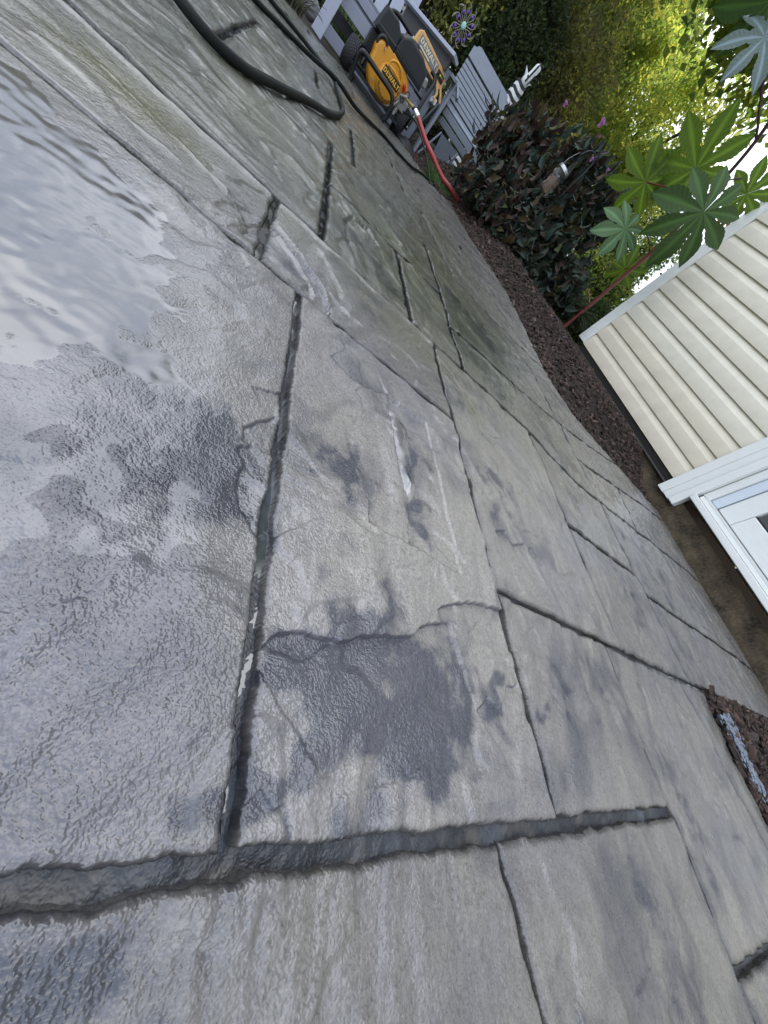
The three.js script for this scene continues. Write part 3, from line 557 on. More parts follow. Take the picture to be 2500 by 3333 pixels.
// ---------------------------------------------------------------- pressure washer and hoses
const font = await new FontLoader().loadAsync('fonts/droid/droid_sans_bold.typeface.json');
function lettering(text, size, depth = 0.002, sx = 1) {
  const g = new TextGeometry(text, { font, size, depth, curveSegments: 3 }); g.computeBoundingBox();
  const b = g.boundingBox; g.translate(-(b.min.x + b.max.x) / 2, -(b.min.y + b.max.y) / 2, 0); g.scale(sx, 1, 1); return g;
}
const W_ = {
  yellow: phys(0.60, 0.265, 0.012, 0.38, { clearcoat: 0.3, clearcoatRoughness: 0.3, bumpMap: rep(grainBump, 3), bumpScale: 0.0004 }),
  yellow2: phys(0.55, 0.26, 0.03, 0.45),
  tan: phys(0.62, 0.36, 0.13, 0.45),
  black: phys(0.012, 0.013, 0.014, 0.42, { bumpMap: rep(grainBump, 4), bumpScale: 0.0005 }),
  gloss: phys(0.009, 0.010, 0.011, 0.3, { specularIntensity: 0.6 }),
  slate: phys(0.014, 0.017, 0.019, 0.5, { bumpMap: rep(grainBump, 4), bumpScale: 0.0004 }),
  steel: std(0.42, 0.42, 0.42, 0.32, { metalness: 0.9 }),
  alu: std(0.30, 0.29, 0.28, 0.5, { metalness: 0.6 }),
  brass: std(0.62, 0.50, 0.20, 0.35, { metalness: 0.8 }),
  rubber: phys(0.022, 0.022, 0.026, 0.7, { bumpMap: rep(grainBump, 6), bumpScale: 0.0008 }),
  red: phys(0.42, 0.012, 0.012, 0.4),
  cream: phys(0.68, 0.60, 0.40, 0.5),
  grey: phys(0.16, 0.17, 0.19, 0.5),
};
{
  const O = [0.70, -0.118, -4.45];
  const w = thing('pressure_washer', 'yellow and black petrol pressure washer on wheels at the patio edge', 'pressure washer', O);
  const l = (x, y, zz) => [x - O[0], y - O[1], zz - O[2]];
  const tread = (() => { // tyre with lugs
    const R = 0.094, wd = 0.094, list = [];
    const pr = []; for (let i = 0; i <= 20; i++) { const a = i / 20 * Math.PI; pr.push(new THREE.Vector2(R - 0.030 + 0.030 * Math.pow(Math.sin(a), 0.55), -Math.cos(a) * wd / 2)); }
    list.push(new THREE.LatheGeometry([new THREE.Vector2(0.045, -wd / 2 * 0.8), ...pr, new THREE.Vector2(0.045, wd / 2 * 0.8)], 40).rotateZ(Math.PI / 2));
    for (let i = 0; i < 30; i++) for (let k = 0; k < 6; k++) {
      const a = (i + (k % 2) * 0.5) / 30 * Math.PI * 2, x = (k - 2.5) * 0.0145, rr = R - 0.0005 - 0.010 * Math.pow(Math.abs(x) / 0.045, 3);
      list.push(moved(new THREE.BoxGeometry(0.0118, 0.009, 0.0128), x, Math.cos(a) * rr, Math.sin(a) * rr, a, 0, 0));
    }
    return join(list);
  })();
  const rim = join([new THREE.CylinderGeometry(0.05, 0.05, 0.07, 24).rotateZ(Math.PI / 2), new THREE.TorusGeometry(0.05, 0.006, 8, 24).rotateY(Math.PI / 2).translate(0.036, 0, 0), new THREE.TorusGeometry(0.05, 0.006, 8, 24).rotateY(Math.PI / 2).translate(-0.036, 0, 0), new THREE.CylinderGeometry(0.018, 0.018, 0.09, 12).rotateZ(Math.PI / 2)]);
  for (const [x, y, zz, ry] of [[0.447, -0.026, -4.52, -0.28], [0.985, -0.018, -4.46, -0.35]]) {
    const g = new THREE.Group(); g.name = x < 0.7 ? 'wheel' : 'wheel_001'; g.position.set(...l(x, y, zz)); g.rotation.y = ry; w.add(g);
    part('tyre', tread, W_.rubber, g); part('rim', rim, W_.slate, g);
  }
  part('axle', rod(l(0.44, -0.03, -4.52), l(0.99, -0.02, -4.47), 0.011), W_.black, w);
  part('frame', join([
    tube([l(0.487, -0.095, -4.27), l(0.474, -0.03, -4.27), l(0.468, 0.02, -4.27), l(0.476, 0.046, -4.268), l(0.50, 0.055, -4.265), l(0.56, 0.056, -4.26), l(0.66, 0.055, -4.248), l(0.745, 0.054, -4.236), l(0.785, 0.044, -4.23), l(0.808, 0.022, -4.225), l(0.822, -0.02, -4.222), l(0.828, -0.095, -4.22)], 0.0165, 60, 10),
    beam(l(0.47, -0.085, -4.30), l(0.84, -0.085, -4.25), 0.03, 0.03), beam(l(0.48, -0.08, -4.30), l(0.50, -0.07, -4.72), 0.03, 0.03), beam(l(0.83, -0.08, -4.25), l(0.93, -0.07, -4.68), 0.03, 0.03),
    beam(l(0.47, -0.05, -4.50), l(0.96, -0.05, -4.46), 0.02, 0.28), rod(l(0.50, -0.118, -4.28), l(0.50, -0.08, -4.28), 0.02), rod(l(0.82, -0.118, -4.24), l(0.82, -0.08, -4.24), 0.02)]), W_.gloss, w);
  // engine: crankcase, recoil housing, label, vents
  part('crankcase', join([moved(box(0.26, 0.17, 0.2, 0.02), ...l(0.72, 0.06, -4.50)), moved(box(0.14, 0.12, 0.16, 0.02), ...l(0.56, 0.13, -4.50)), moved(box(0.10, 0.06, 0.14, 0.01), ...l(0.84, 0.0, -4.44))]), W_.black, w);
  { const fins = []; for (let i = 0; i < 9; i++) fins.push(moved(box(0.15, 0.005, 0.17, 0.001), ...l(0.56, 0.08 + i * 0.014, -4.49))); part('cylinder_fins', join(fins), W_.slate, w); }
  const tilt = 0.06, cx = 0.725, cy = 0.088;
  const cover = new THREE.Group(); cover.name = 'recoil_cover'; cover.position.set(...l(cx, cy, -4.385)); cover.rotation.set(-0.12, 0.12, tilt); w.add(cover);
  { const s = new THREE.Shape(); const R = [[-0.155, 0.035], [-0.165, 0.075], [-0.14, 0.098], [-0.06, 0.112], [0.03, 0.110], [0.11, 0.088], [0.158, 0.045], [0.172, -0.01], [0.15, -0.07], [0.10, -0.118], [0.02, -0.14], [-0.06, -0.13], [-0.12, -0.09], [-0.15, -0.03]];
    s.splineThru; s.moveTo(...R[0]); for (let i = 0; i < R.length; i++) { const a = R[i], b = R[(i + 1) % R.length]; s.quadraticCurveTo(a[0], a[1], (a[0] + b[0]) / 2, (a[1] + b[1]) / 2); }
    part('housing', new THREE.ExtrudeGeometry(s, { depth: 0.045, bevelEnabled: true, bevelSize: 0.022, bevelThickness: 0.022, bevelSegments: 4, curveSegments: 6 }).translate(0, 0, -0.05), W_.yellow, cover); }
  part('starter_dome', moved(new THREE.LatheGeometry([[0.0, 0.040], [0.075, 0.038], [0.094, 0.030], [0.105, 0.014], [0.112, -0.004]].map((p) => new THREE.Vector2(...p)), 40).rotateX(Math.PI / 2), 0.015, -0.03, 0.022), W_.yellow, cover);
  { const v = []; for (let i = 0; i < 12; i++) { const a = -2.6 + i * 0.34; if (a > 0.2 && a < 1.5) continue; v.push(moved(box(0.024, 0.009, 0.006, 0.002), 0.015 + Math.cos(a) * 0.085, -0.03 + Math.sin(a) * 0.085, 0.058, 0, 0, a + Math.PI / 2)); } part('vent', join(v), std(0.12, 0.06, 0.01, 0.7), cover); }
  part('starter_grip', join([tube([[-0.05, 0.048, 0.05], [-0.045, 0.075, 0.055], [-0.01, 0.093, 0.057], [0.04, 0.086, 0.057], [0.075, 0.055, 0.054], [0.09, 0.028, 0.05]], 0.0095, 36, 8), tube([[-0.052, 0.047, 0.052], [0.02, 0.043, 0.057], [0.09, 0.027, 0.05]], 0.0105, 20, 8)]), W_.yellow, cover);
  const plate = part('label_plate', moved(box(0.168, 0.052, 0.008, 0.004), 0.004, 0.004, 0.066, 0, 0, -0.07), phys(0.01, 0.01, 0.01, 0.35), cover);
  part('lettering', moved(lettering('DEWALT', 0.027, 0.0025, 1.12), 0.004, 0.0035, 0.0695, 0, 0, -0.07), phys(0.75, 0.42, 0.03, 0.45), plate);
  for (const [x, y] of [[0.06, 0.095], [0.135, 0.03], [-0.10, -0.09], [-0.115, 0.085]]) part('bolt', moved(new THREE.CylinderGeometry(0.007, 0.008, 0.012, 6).rotateX(Math.PI / 2), x, y, 0.028), W_.steel, cover);
  part('oil_guard', moved(new THREE.TorusGeometry(0.125, 0.012, 8, 30, 1.6).rotateZ(-1.75), ...l(cx + 0.02, cy - 0.01, -4.36)), W_.alu, w);
  part('fuel_valve', moved(new THREE.TorusGeometry(0.035, 0.013, 8, 20, 3.4).rotateZ(0.4), ...l(0.578, 0.175, -4.37)), W_.black, w);
  // black air cleaner and tank
  const hull = (pts, d, r, zz, mat, name) => { const s = new THREE.Shape(); pts.forEach((p, i) => (i ? s.lineTo(p[0] - O[0], p[1] - O[1]) : s.moveTo(p[0] - O[0], p[1] - O[1]))); return part(name, new THREE.ExtrudeGeometry(s, { depth: d, bevelEnabled: true, bevelSize: r, bevelThickness: r, bevelSegments: 3 }).translate(0, 0, zz - O[2] - d), mat, w); };
  hull([[0.50, 0.235], [0.515, 0.318], [0.60, 0.322], [0.655, 0.288], [0.662, 0.238]], 0.14, 0.012, -4.40, W_.slate, 'air_cleaner');
  hull([[0.49, 0.205], [0.50, 0.226], [0.66, 0.232], [0.665, 0.208]], 0.15, 0.010, -4.38, W_.gloss, 'air_cleaner_base');
  hull([[0.685, 0.238], [0.69, 0.30], [0.735, 0.332], [0.86, 0.328], [0.93, 0.300], [0.945, 0.236]], 0.17, 0.016, -4.40, W_.slate, 'fuel_tank');
  hull([[0.675, 0.208], [0.68, 0.226], [0.95, 0.226], [0.955, 0.208]], 0.185, 0.008, -4.385, W_.gloss, 'tank_skirt');
  part('tank_end', moved(box(0.05, 0.06, 0.15, 0.012), ...l(0.965, 0.262, -4.48), 0, 0, 0.25), W_.alu, w);
  part('muffler', join([moved(box(0.10, 0.085, 0.13, 0.02), ...l(0.545, 0.155, -4.50)), ...[0, 1, 2, 3, 4].map((i) => moved(box(0.012, 0.05, 0.004, 0.001), ...l(0.51 + i * 0.018, 0.155, -4.432)))]), W_.black, w);
  part('fuel_cap', moved(new THREE.CylinderGeometry(0.03, 0.034, 0.026, 18), ...l(0.80, 0.345, -4.50)), W_.black, w);
  // pump, brass and red cap
  part('pump', join([moved(box(0.11, 0.08, 0.10, 0.012), ...l(0.90, 0.058, -4.42)), rod(l(0.86, 0.09, -4.37), l(0.905, 0.115, -4.35), 0.012), rod(l(0.885, 0.02, -4.36), l(0.885, -0.03, -4.36), 0.014), rod(l(0.84, 0.01, -4.37), l(0.86, -0.04, -4.36), 0.008)]), W_.alu, w);
  part('valve_knob', join([rod(l(0.868, 0.118, -4.36), l(0.848, 0.142, -4.355), 0.014), new THREE.SphereGeometry(0.014, 10, 8).translate(...l(0.848, 0.142, -4.355))]), W_.red, w);
  part('gauge', join([moved(new THREE.TorusGeometry(0.018, 0.004, 6, 18), ...l(0.90, 0.125, -4.36)), moved(new THREE.TorusGeometry(0.014, 0.004, 6, 18), ...l(0.885, 0.078, -4.35))]), W_.black, w);
  // tool panel between the handle bars
  const pan = new THREE.Group(); pan.name = 'tool_panel'; pan.position.set(...l(1.005, 0.385, -4.79)); pan.rotation.set(-0.35, 0.16, 0.0); w.add(pan);
  { const s = new THREE.Shape(); [[-0.20, -0.03], [-0.19, 0.04], [-0.165, 0.058], [0.13, 0.052], [0.175, 0.03], [0.185, -0.02], [0.16, -0.05], [-0.17, -0.05]].forEach((p, i) => (i ? s.lineTo(...p) : s.moveTo(...p)));
    part('panel_face', new THREE.ExtrudeGeometry(s, { depth: 0.02, bevelEnabled: true, bevelSize: 0.006, bevelThickness: 0.006, bevelSegments: 2 }).translate(0, 0, -0.02), W_.tan, pan); }
  part('decal', moved(box(0.235, 0.066, 0.004, 0.002), -0.052, 0.006, 0.010), W_.grey, pan);
  part('lettering', moved(lettering('DEWALT', 0.031, 0.002, 1.3), -0.052, 0.014, 0.0115), W_.cream, pan);
  part('panel_strip', moved(box(0.12, 0.010, 0.003, 0.001), -0.085, -0.017, 0.012), W_.cream, pan);
  part('nozzle_tray', moved(box(0.085, 0.05, 0.006, 0.006), 0.122, 0.006, 0.010), W_.black, pan);
  [[0.012, 0.012, 0.013], [0.65, 0.6, 0.05], [0.09, 0.35, 0.06], [0.6, 0.03, 0.03]].forEach((q, i) => part('nozzle', moved(new THREE.CylinderGeometry(0.007, 0.007, 0.02, 10).rotateX(Math.PI / 2), 0.094 + i * 0.019, 0.006, 0.016), phys(...q, 0.4), pan));
  part('panel_back', moved(box(0.40, 0.05, 0.06, 0.01), -0.01, -0.03, -0.06), W_.alu, pan);
  part('gun_hook', join([tube([[0.15, -0.05, 0], [0.172, -0.085, 0.01], [0.165, -0.12, 0.02], [0.18, -0.135, 0.02]], 0.011, 16, 8), tube([[0.18, -0.03, 0], [0.215, -0.07, 0.01], [0.235, -0.10, 0.012]], 0.011, 14, 8)]), W_.tan, pan);
  part('tray', moved(box(0.05, 0.045, 0.05, 0.008), 0.185, -0.125, -0.01), std(0.62, 0.66, 0.66, 0.4), pan);
  part('handle', join([tube([l(1.045, -0.02, -4.45), l(1.055, 0.08, -4.48), l(1.068, 0.18, -4.56), l(1.082, 0.28, -4.63), l(1.086, 0.325, -4.665), l(1.07, 0.35, -4.69), l(1.03, 0.355, -4.71)], 0.0165, 40, 10), tube([l(0.56, -0.02, -4.62), l(0.57, 0.15, -4.72), l(0.58, 0.33, -4.80), l(0.62, 0.36, -4.82), l(0.80, 0.37, -4.82)], 0.0165, 40, 10)]), W_.gloss, w);
  for (const t of [[1.05, 0.075, -4.462], [1.046, -0.005, -4.44]]) part('handle_bolt', moved(new THREE.SphereGeometry(0.010, 10, 8), ...l(t[0] - 0.002, t[1], t[2] + 0.012)), W_.steel, w);
  part('coupling', join([rod(l(0.905, 0.108, -4.33), l(0.935, 0.112, -4.27), 0.010), rod(l(0.935, 0.112, -4.27), l(0.958, 0.114, -4.225), 0.012)]), W_.brass, w);
}
function hose(name, pts, r, mat, label, seg = 160) { const m = part(name, tube(pts.map(([x, Z, h]) => [x, groundY(x, Z) + r + 0.001 + (h || 0), -Z]), r, seg, 10), mat, scene); return tag(m, label, 'hose', 'black hoses lying on the patio'); }
const hoseMat = phys(0.006, 0.008, 0.007, 0.5, { specularIntensity: 0.4, bumpMap: rep(grainBump, 8, 60), bumpScale: 0.0006 });
hose('pressure_hose', [[-0.35, 0.98], [-0.22, 0.935], [-0.124, 0.90], [-0.1, 0.882], [-0.066, 0.873], [-0.03, 0.90], [0.022, 1.025], [0.098, 1.25], [0.157, 1.41], [0.203, 1.60], [0.232, 1.78], [0.242, 1.9], [0.240, 2.02], [0.229, 2.19, 0.004], [0.222, 2.31, 0.010], [0.19, 2.46, 0.004], [0.10, 2.52], [0.0, 2.47], [-0.10, 2.40], [-0.3, 2.3], [-0.6, 2.35]], 0.0078, hoseMat, 'black pressure hose looping forward over the wet slabs in a tight bend', 260);
hose('pressure_hose', [[-0.7, 1.55], [-0.35, 1.66], [-0.092, 1.84], [-0.015, 1.985], [0.103, 2.165, 0.004], [0.215, 2.262, 0.018], [0.348, 2.43, 0.004], [0.48, 2.70], [0.62, 2.97], [0.76, 3.08], [0.90, 3.20], [1.06, 3.46], [1.15, 3.50, 0.004]], 0.0080, hoseMat, 'long straight black hose running from the top edge to the bed', 200);
{ const m = part('drain_hose', tube([[0.935, 0.04, -4.33], [0.965, 0.065, -4.20], [1.01, 0.075, -4.08], [1.063, 0.052, -3.96], [1.11, 0.02, -3.82], [1.15, -0.012, -3.70], [1.175, -0.045, -3.58], [1.165, -0.058, -3.50]], 0.0062, 70, 8), hoseMat, scene); tag(m, 'thin black hose hanging from the washer to the bed edge', 'hose'); }
{
  const m = new THREE.Group(); m.name = 'garden_hose'; m.position.set(0.958, 0.114, -4.225); scene.add(m); tag(m, 'red garden hose arching from the washer into the dark bush', 'hose');
  const q = (x, y, zz) => [x - 0.958, y - 0.114, zz + 4.225];
  part('jacket', tube([q(1.0, 0.108, -4.165), q(1.06, 0.084, -4.08), q(1.13, 0.058, -3.995), q(1.203, 0.045, -3.92), q(1.27, 0.028, -3.87), q(1.335, 0.018, -3.82), q(1.39, 0.022, -3.765), q(1.46, 0.02, -3.72), q(1.54, 0.0, -3.72)], 0.0165, 80, 12), phys(0.27, 0.022, 0.018, 0.4), m);
  part('ferrule', rod(q(0.974, 0.113, -4.20), q(1.008, 0.106, -4.155), 0.0195), std(0.72, 0.74, 0.74, 0.3, { metalness: 0.7 }), m);
  part('collar', rod(q(0.958, 0.114, -4.222), q(0.976, 0.112, -4.197), 0.014), W_.gloss, m);
}
// ---------------------------------------------------------------- garden furniture and ornaments
const G_ = {
  lav: std(0.34, 0.36, 0.45, 0.55, { bumpMap: rep(sidingBump, 2), bumpScale: 0.0006, map: rep(dirtTone, 2) }),
  grey: std(0.145, 0.165, 0.20, 0.5, { bumpMap: rep(sidingBump, 2), bumpScale: 0.0006, map: rep(dirtTone, 2) }),
  grey2: std(0.205, 0.23, 0.275, 0.5, { bumpMap: rep(sidingBump, 2), bumpScale: 0.0006, map: rep(dirtTone, 2) }),
  iron: phys(0.012, 0.012, 0.014, 0.4),
};
{ // pale composite armchair standing half behind the washer
  const O = [0.66, -0.15, -5.15], w = thing('adirondack_chair', 'pale lavender grey plank armchair half hidden behind the yellow washer', 'chair', O);
  const l = (x, y, zz) => [x - O[0], y - O[1], zz - O[2]], b = (name, a, c, wd, t, m = G_.lav, up) => part(name, beam(l(...a), l(...c), wd, t, 0.004, up), m, w);
  const X = V(1, 0, 0);
  b('leg', [0.206, -0.15, -4.74], [0.262, 0.48, -4.90], 0.028, 0.088, G_.lav, V(0, 0, 1)); 
  b('leg', [1.16, -0.15, -4.80], [1.15, 0.47, -4.84], 0.03, 0.088, G_.grey2, V(0, 0, 1));
  b('leg', [0.26, -0.15, -5.62], [0.30, 0.42, -5.66], 0.03, 0.088, G_.grey2, V(0, 0, 1));
  b('leg', [1.02, -0.15, -5.62], [0.98, 0.42, -5.66], 0.03, 0.088, G_.grey2, V(0, 0, 1));
  b('stretcher', [0.24, -0.085, -4.95], [1.16, -0.085, -4.95], 0.082, 0.024);
  b('stretcher', [0.24, 0.022, -5.06], [1.14, 0.022, -5.06], 0.075, 0.03, std(0.03, 0.03, 0.035, 0.7));  // near-black board: shade between the planks painted into its colour
  b('apron', [0.25, 0.132, -4.92], [1.15, 0.132, -4.92], 0.088, 0.024);
  b('apron', [0.25, 0.222, -4.93], [1.15, 0.222, -4.93], 0.058, 0.024);
  for (let i = 0; i < 6; i++) b('seat_slat', [0.26, 0.262 - i * 0.022, -4.98 - i * 0.105], [1.13, 0.262 - i * 0.022, -4.98 - i * 0.105], 0.09, 0.022, G_.grey2, V(0, 0, 1));
  for (let i = 0; i < 5; i++) b('back_slat', [0.36 + i * 0.115, 0.14, -5.52], [0.33 + i * 0.125, 0.62 + 0.05 * Math.sin((i + 0.5) / 5 * 3.14), -5.86], 0.10, 0.022, G_.lav, X);
  b('arm', [0.70, 0.486, -5.42], [1.145, 0.535, -4.74], 0.092, 0.026, G_.lav, V(0.78, 0, 0.62));
  b('arm', [0.17, 0.486, -5.45], [0.20, 0.535, -4.72], 0.092, 0.026, G_.lav, X);
  b('arm_rail', [0.74, 0.432, -5.38], [1.13, 0.478, -4.80], 0.085, 0.02, std(0.05, 0.05, 0.055, 0.6), V(0, 1, 0));
  b('brace', [1.13, 0.44, -4.84], [1.00, 0.20, -5.0], 0.06, 0.022, G_.lav, X);
  b('brace', [1.14, 0.17, -4.93], [1.06, -0.13, -4.80], 0.06, 0.024, G_.lav, X);
}
{ // slatted deck chair, dark blue grey
  const O = [1.5, -0.14, -5.0], w = thing('deck_chair', 'blue grey slatted deck chair with a high flat back beside the bush', 'chair', O);
  const l = (x, y, zz) => [x - O[0], y - O[1], zz - O[2]], b = (name, a, c, wd, t, m = G_.grey2, up = V(0, 1, 0)) => part(name, beam(l(...a), l(...c), wd, t, 0.004, up), m, w);
  // back: nine narrow slats and one broad shaped top board, leaning away
  const LO = V(1.315, 0.375, -5.10), ROd = V(1.815, 0.375, -4.945), up = V(0.02, 0.93, -0.36).normalize();
  const at = (t, h) => LO.clone().lerp(ROd, t).addScaledVector(up, h);
  for (let i = 0; i < 8; i++) { const h = 0.022 + i * 0.0365, a = at(0.0, h), c2 = at(1.0, h); part('back_slat', beam(a.sub(V(...O)), c2.sub(V(...O)), 0.0315, 0.018, 0.003, up), G_.grey2, w); }
  { const s = new THREE.Shape(), P = [[-0.262, 0], [0.262, 0], [0.262, 0.075], [0.235, 0.085], [0.225, 0.104], [0.20, 0.115], [-0.20, 0.115], [-0.225, 0.104], [-0.235, 0.085], [-0.262, 0.075]]; P.forEach((p, i) => (i ? s.lineTo(...p) : s.moveTo(...p)));
    const g = new THREE.ExtrudeGeometry(s, { depth: 0.016, bevelEnabled: true, bevelSize: 0.002, bevelThickness: 0.002, bevelSegments: 2 });
    const x = ROd.clone().sub(LO).normalize(), zz = x.clone().cross(up).normalize();
    g.applyMatrix4(new THREE.Matrix4().makeBasis(x, up, zz).setPosition(at(0.5, 0.308).sub(V(...O)))); part('top_board', g, G_.grey2, w); }
  for (const t of [0.12, 0.88]) part('back_batten', beam(at(t, 0.0).addScaledVector(V(0.1, -0.36, -0.93), 0.022).sub(V(...O)), at(t, 0.40).addScaledVector(V(0.1, -0.36, -0.93), 0.022).sub(V(...O)), 0.05, 0.02, 0.003, V(1, 0, 0)), G_.grey, w);
  // seat: bright front slat and two apron boards
  for (let i = 0; i < 5; i++) b('seat_slat', [1.315 + i * 0.002, 0.332 + i * 0.006, -4.86 - i * 0.055], [1.80 + i * 0.002, 0.336 + i * 0.006, -4.70 - i * 0.055], 0.046, 0.02, i ? G_.grey2 : std(0.34, 0.38, 0.46, 0.35), V(0, 0.15, 1));
  b('apron', [1.318, 0.292, -4.835], [1.80, 0.296, -4.68], 0.052, 0.02, G_.grey2);
  b('apron', [1.33, 0.232, -4.83], [1.80, 0.236, -4.68], 0.05, 0.02, G_.grey);
  // arms and legs
  for (const s of [0, 1]) {
    const dx = s * 0.54, dz = s * 0.175;
    const leg = b('leg', [1.276 + dx, 0.455, -4.83 + dz], [1.215 + dx, -0.14, -4.50 + dz], 0.062, 0.026, G_.grey, V(0, 0.3, 1));
    for (let i = 0; i < 5; i++) part('bolt', moved(new THREE.CylinderGeometry(0.008, 0.008, 0.034, 8).rotateX(Math.PI / 2), ...l(1.268 + dx - i * 0.0085, 0.38 - i * 0.078, -4.80 + dz + i * 0.046)), M.dark, w);
    b('leg', [1.33 + dx, 0.40, -5.02 + dz], [1.30 + dx, -0.14, -5.30 + dz], 0.06, 0.026, G_.grey, V(0, 0.3, 1));
    b('arm', [1.205 + dx, 0.462, -4.75 + dz], [1.33 + dx, 0.484, -5.16 + dz], 0.062, 0.024, G_.grey2, V(1, 0, 0.3));
    b('arm_bracket', [1.285 + dx, 0.456, -4.79 + dz], [1.325 + dx, 0.400, -4.72 + dz], 0.045, 0.02, G_.grey2, V(0, 0, 1));
    b('side_rail', [1.25 + dx, 0.28, -4.73 + dz], [1.33 + dx, 0.30, -5.06 + dz], 0.05, 0.024, G_.grey, V(0, 1, 0));
  }
}
{ // folding stool with a woven seat under the chair
  const O = [1.46, -0.13, -4.58], w = thing('folding_stool', 'low folding stool with dark woven panel under the deck chair', 'stool', O);
  const base = V(0.005, 0.245, 0.02), X = V(0.80, 0.06, 0.32).normalize(), Y = V(-0.10, 0.86, -0.42).normalize(), Z = X.clone().cross(Y).normalize();
  const list = []; for (let i = 0; i < 13; i++) list.push(beam(base.clone().addScaledVector(X, -0.10).addScaledVector(Y, -0.075 + i * 0.0125), base.clone().addScaledVector(X, 0.10).addScaledVector(Y, -0.075 + i * 0.0125), 0.0095, 0.004, 0.001, Y));
  for (let i = 0; i < 16; i++) list.push(beam(base.clone().addScaledVector(Y, -0.08).addScaledVector(X, -0.098 + i * 0.0131).addScaledVector(Z, i % 2 ? 0.002 : -0.002), base.clone().addScaledVector(Y, 0.08).addScaledVector(X, -0.098 + i * 0.0131).addScaledVector(Z, i % 2 ? 0.002 : -0.002), 0.009, 0.004, 0.001, X));
  part('woven_panel', join(list), std(0.055, 0.065, 0.085, 0.6), w);
  for (const s of [-1, 1]) { part('leg', rod(base.clone().addScaledVector(X, 0.11 * s).addScaledVector(Y, 0.08), V(0.11 * s - 0.12, 0, 0.10), 0.009), G_.grey, w); part('leg', rod(base.clone().addScaledVector(X, 0.10 * s).addScaledVector(Y, -0.08), V(0.10 * s + 0.10, 0, -0.10), 0.009), G_.grey, w); }
}
{ // round dark base by the wheel
  const w = part('umbrella_base', new THREE.LatheGeometry([[0, 0.05], [0.03, 0.05], [0.034, 0.044], [0.075, 0.032], [0.098, 0.022], [0.118, 0.016], [0.116, 0.0], [0, 0]].map((p) => new THREE.Vector2(...p)), 36), phys(0.012, 0.014, 0.016, 0.5), scene, [1.115, -0.098, -4.36]);
  tag(w, 'low round dark base standing on the patio beside the right wheel', 'umbrella base');
}
{ // metal flower spinner on a stake
  const O = [1.403, -0.16, -6.36], w = thing('wind_spinner', 'round metal flower spinner with purple gems and mint centre on stake', 'wind spinner', O);
  const head = new THREE.Group(); head.name = 'rotor'; head.position.set(0, 1.012, 0.02); head.rotation.y = -0.25; w.add(head);
  const wire = std(0.34, 0.32, 0.27, 0.45, { metalness: 0.5 }), gem = phys(0.11, 0.02, 0.42, 0.2, { clearcoat: 0.6 });
  part('stake', rod([0, 0, 0], [0, 1.0, 0], 0.006), G_.iron, w);
  part('hub', moved(new THREE.SphereGeometry(0.026, 16, 10).scale(1, 1.2, 0.5), 0, 0, 0.02), phys(0.32, 0.62, 0.52, 0.5), head);
  for (let i = 0; i < 10; i++) {
    const a = i / 10 * Math.PI * 2, p = (r, d, z2 = 0) => [Math.cos(a + d) * r, Math.sin(a + d) * r * 1.12, z2];
    part('petal', join([tube([p(0.028, 0), p(0.06, -0.16), p(0.095, -0.19), p(0.122, -0.04, 0.006), p(0.128, 0.16, 0.01)], 0.0030, 16, 5), tube([p(0.028, 0), p(0.06, 0.20), p(0.092, 0.20), p(0.106, 0.10), p(0.118, -0.05)], 0.0026, 16, 5), tube([p(0.112, -0.12), p(0.135, 0.1, 0.01), p(0.142, 0.28, 0.018)], 0.0034, 10, 5)]), wire, head);
    part('gem', moved(new THREE.SphereGeometry(0.012, 10, 8).scale(0.9, 1.35, 0.5), ...p(0.088, 0.02, 0.004), 0, 0, 0), gem, head);
  }
}
{ // black and white striped animal ornament
  const O = [2.08, -0.10, -5.86], w = thing('striped_ornament', 'tall black and white striped animal ornament rearing behind the slatted chair', 'ornament', O);
  const white = std(0.75, 0.76, 0.76, 0.55), black = std(0.015, 0.016, 0.02, 0.55);
  const N = 36;
  for (let i = 0; i < N; i++) {
    const y0 = 0.02 + i * 0.0305, r = 0.070 + 0.010 * Math.sin(i * 0.2 + 0.5) - 0.018 * ss(N - 6, N, i), g = new THREE.CylinderGeometry(r * 0.99, r, 0.0302, 24, 2), p = g.attributes.position;
    for (let k = 0; k < p.count; k++) { const a = Math.atan2(p.getZ(k), p.getX(k)), q = 1 + 0.10 * Math.abs(Math.sin(a * 3)); p.setXYZ(k, p.getX(k) * q, p.getY(k) + 0.005 * Math.sin(a * 3), p.getZ(k) * q * 0.8); }
    g.computeVertexNormals();
    part('stripe', g, i % 2 ? black : white, w, [0.03 * Math.sin(i * 0.09), y0 + 0.015, 0]);
  }
  const hd = new THREE.Group(); hd.name = 'head'; hd.position.set(-0.005, 1.13, 0.02); hd.rotation.z = -0.10; w.add(hd);
  part('muzzle', moved(new THREE.CapsuleGeometry(0.036, 0.11, 6, 16), 0.012, 0.095, 0.01), white, hd);
  part('blaze', join([moved(box(0.016, 0.16, 0.02, 0.006), -0.006, 0.09, 0.040), moved(box(0.012, 0.10, 0.02, 0.004), 0.034, 0.06, 0.036), moved(new THREE.SphereGeometry(0.026, 10, 8), 0.012, 0.172, 0.012)]), black, hd);
  part('cheek', moved(new THREE.SphereGeometry(0.05, 14, 10).scale(1, 1.1, 0.8), 0.01, 0.02, 0), white, hd);
  for (const s of [-1, 1]) { part('ear', moved(new THREE.ConeGeometry(0.022, 0.07, 8).scale(1, 1, 0.5), s * 0.058, 0.05 - s * 0.01, 0, 0, 0, -s * 1.1), white, hd); part('eye', new THREE.SphereGeometry(0.009, 8, 6).translate(0.012 + s * 0.034, 0.05, 0.036), black, hd); }
}
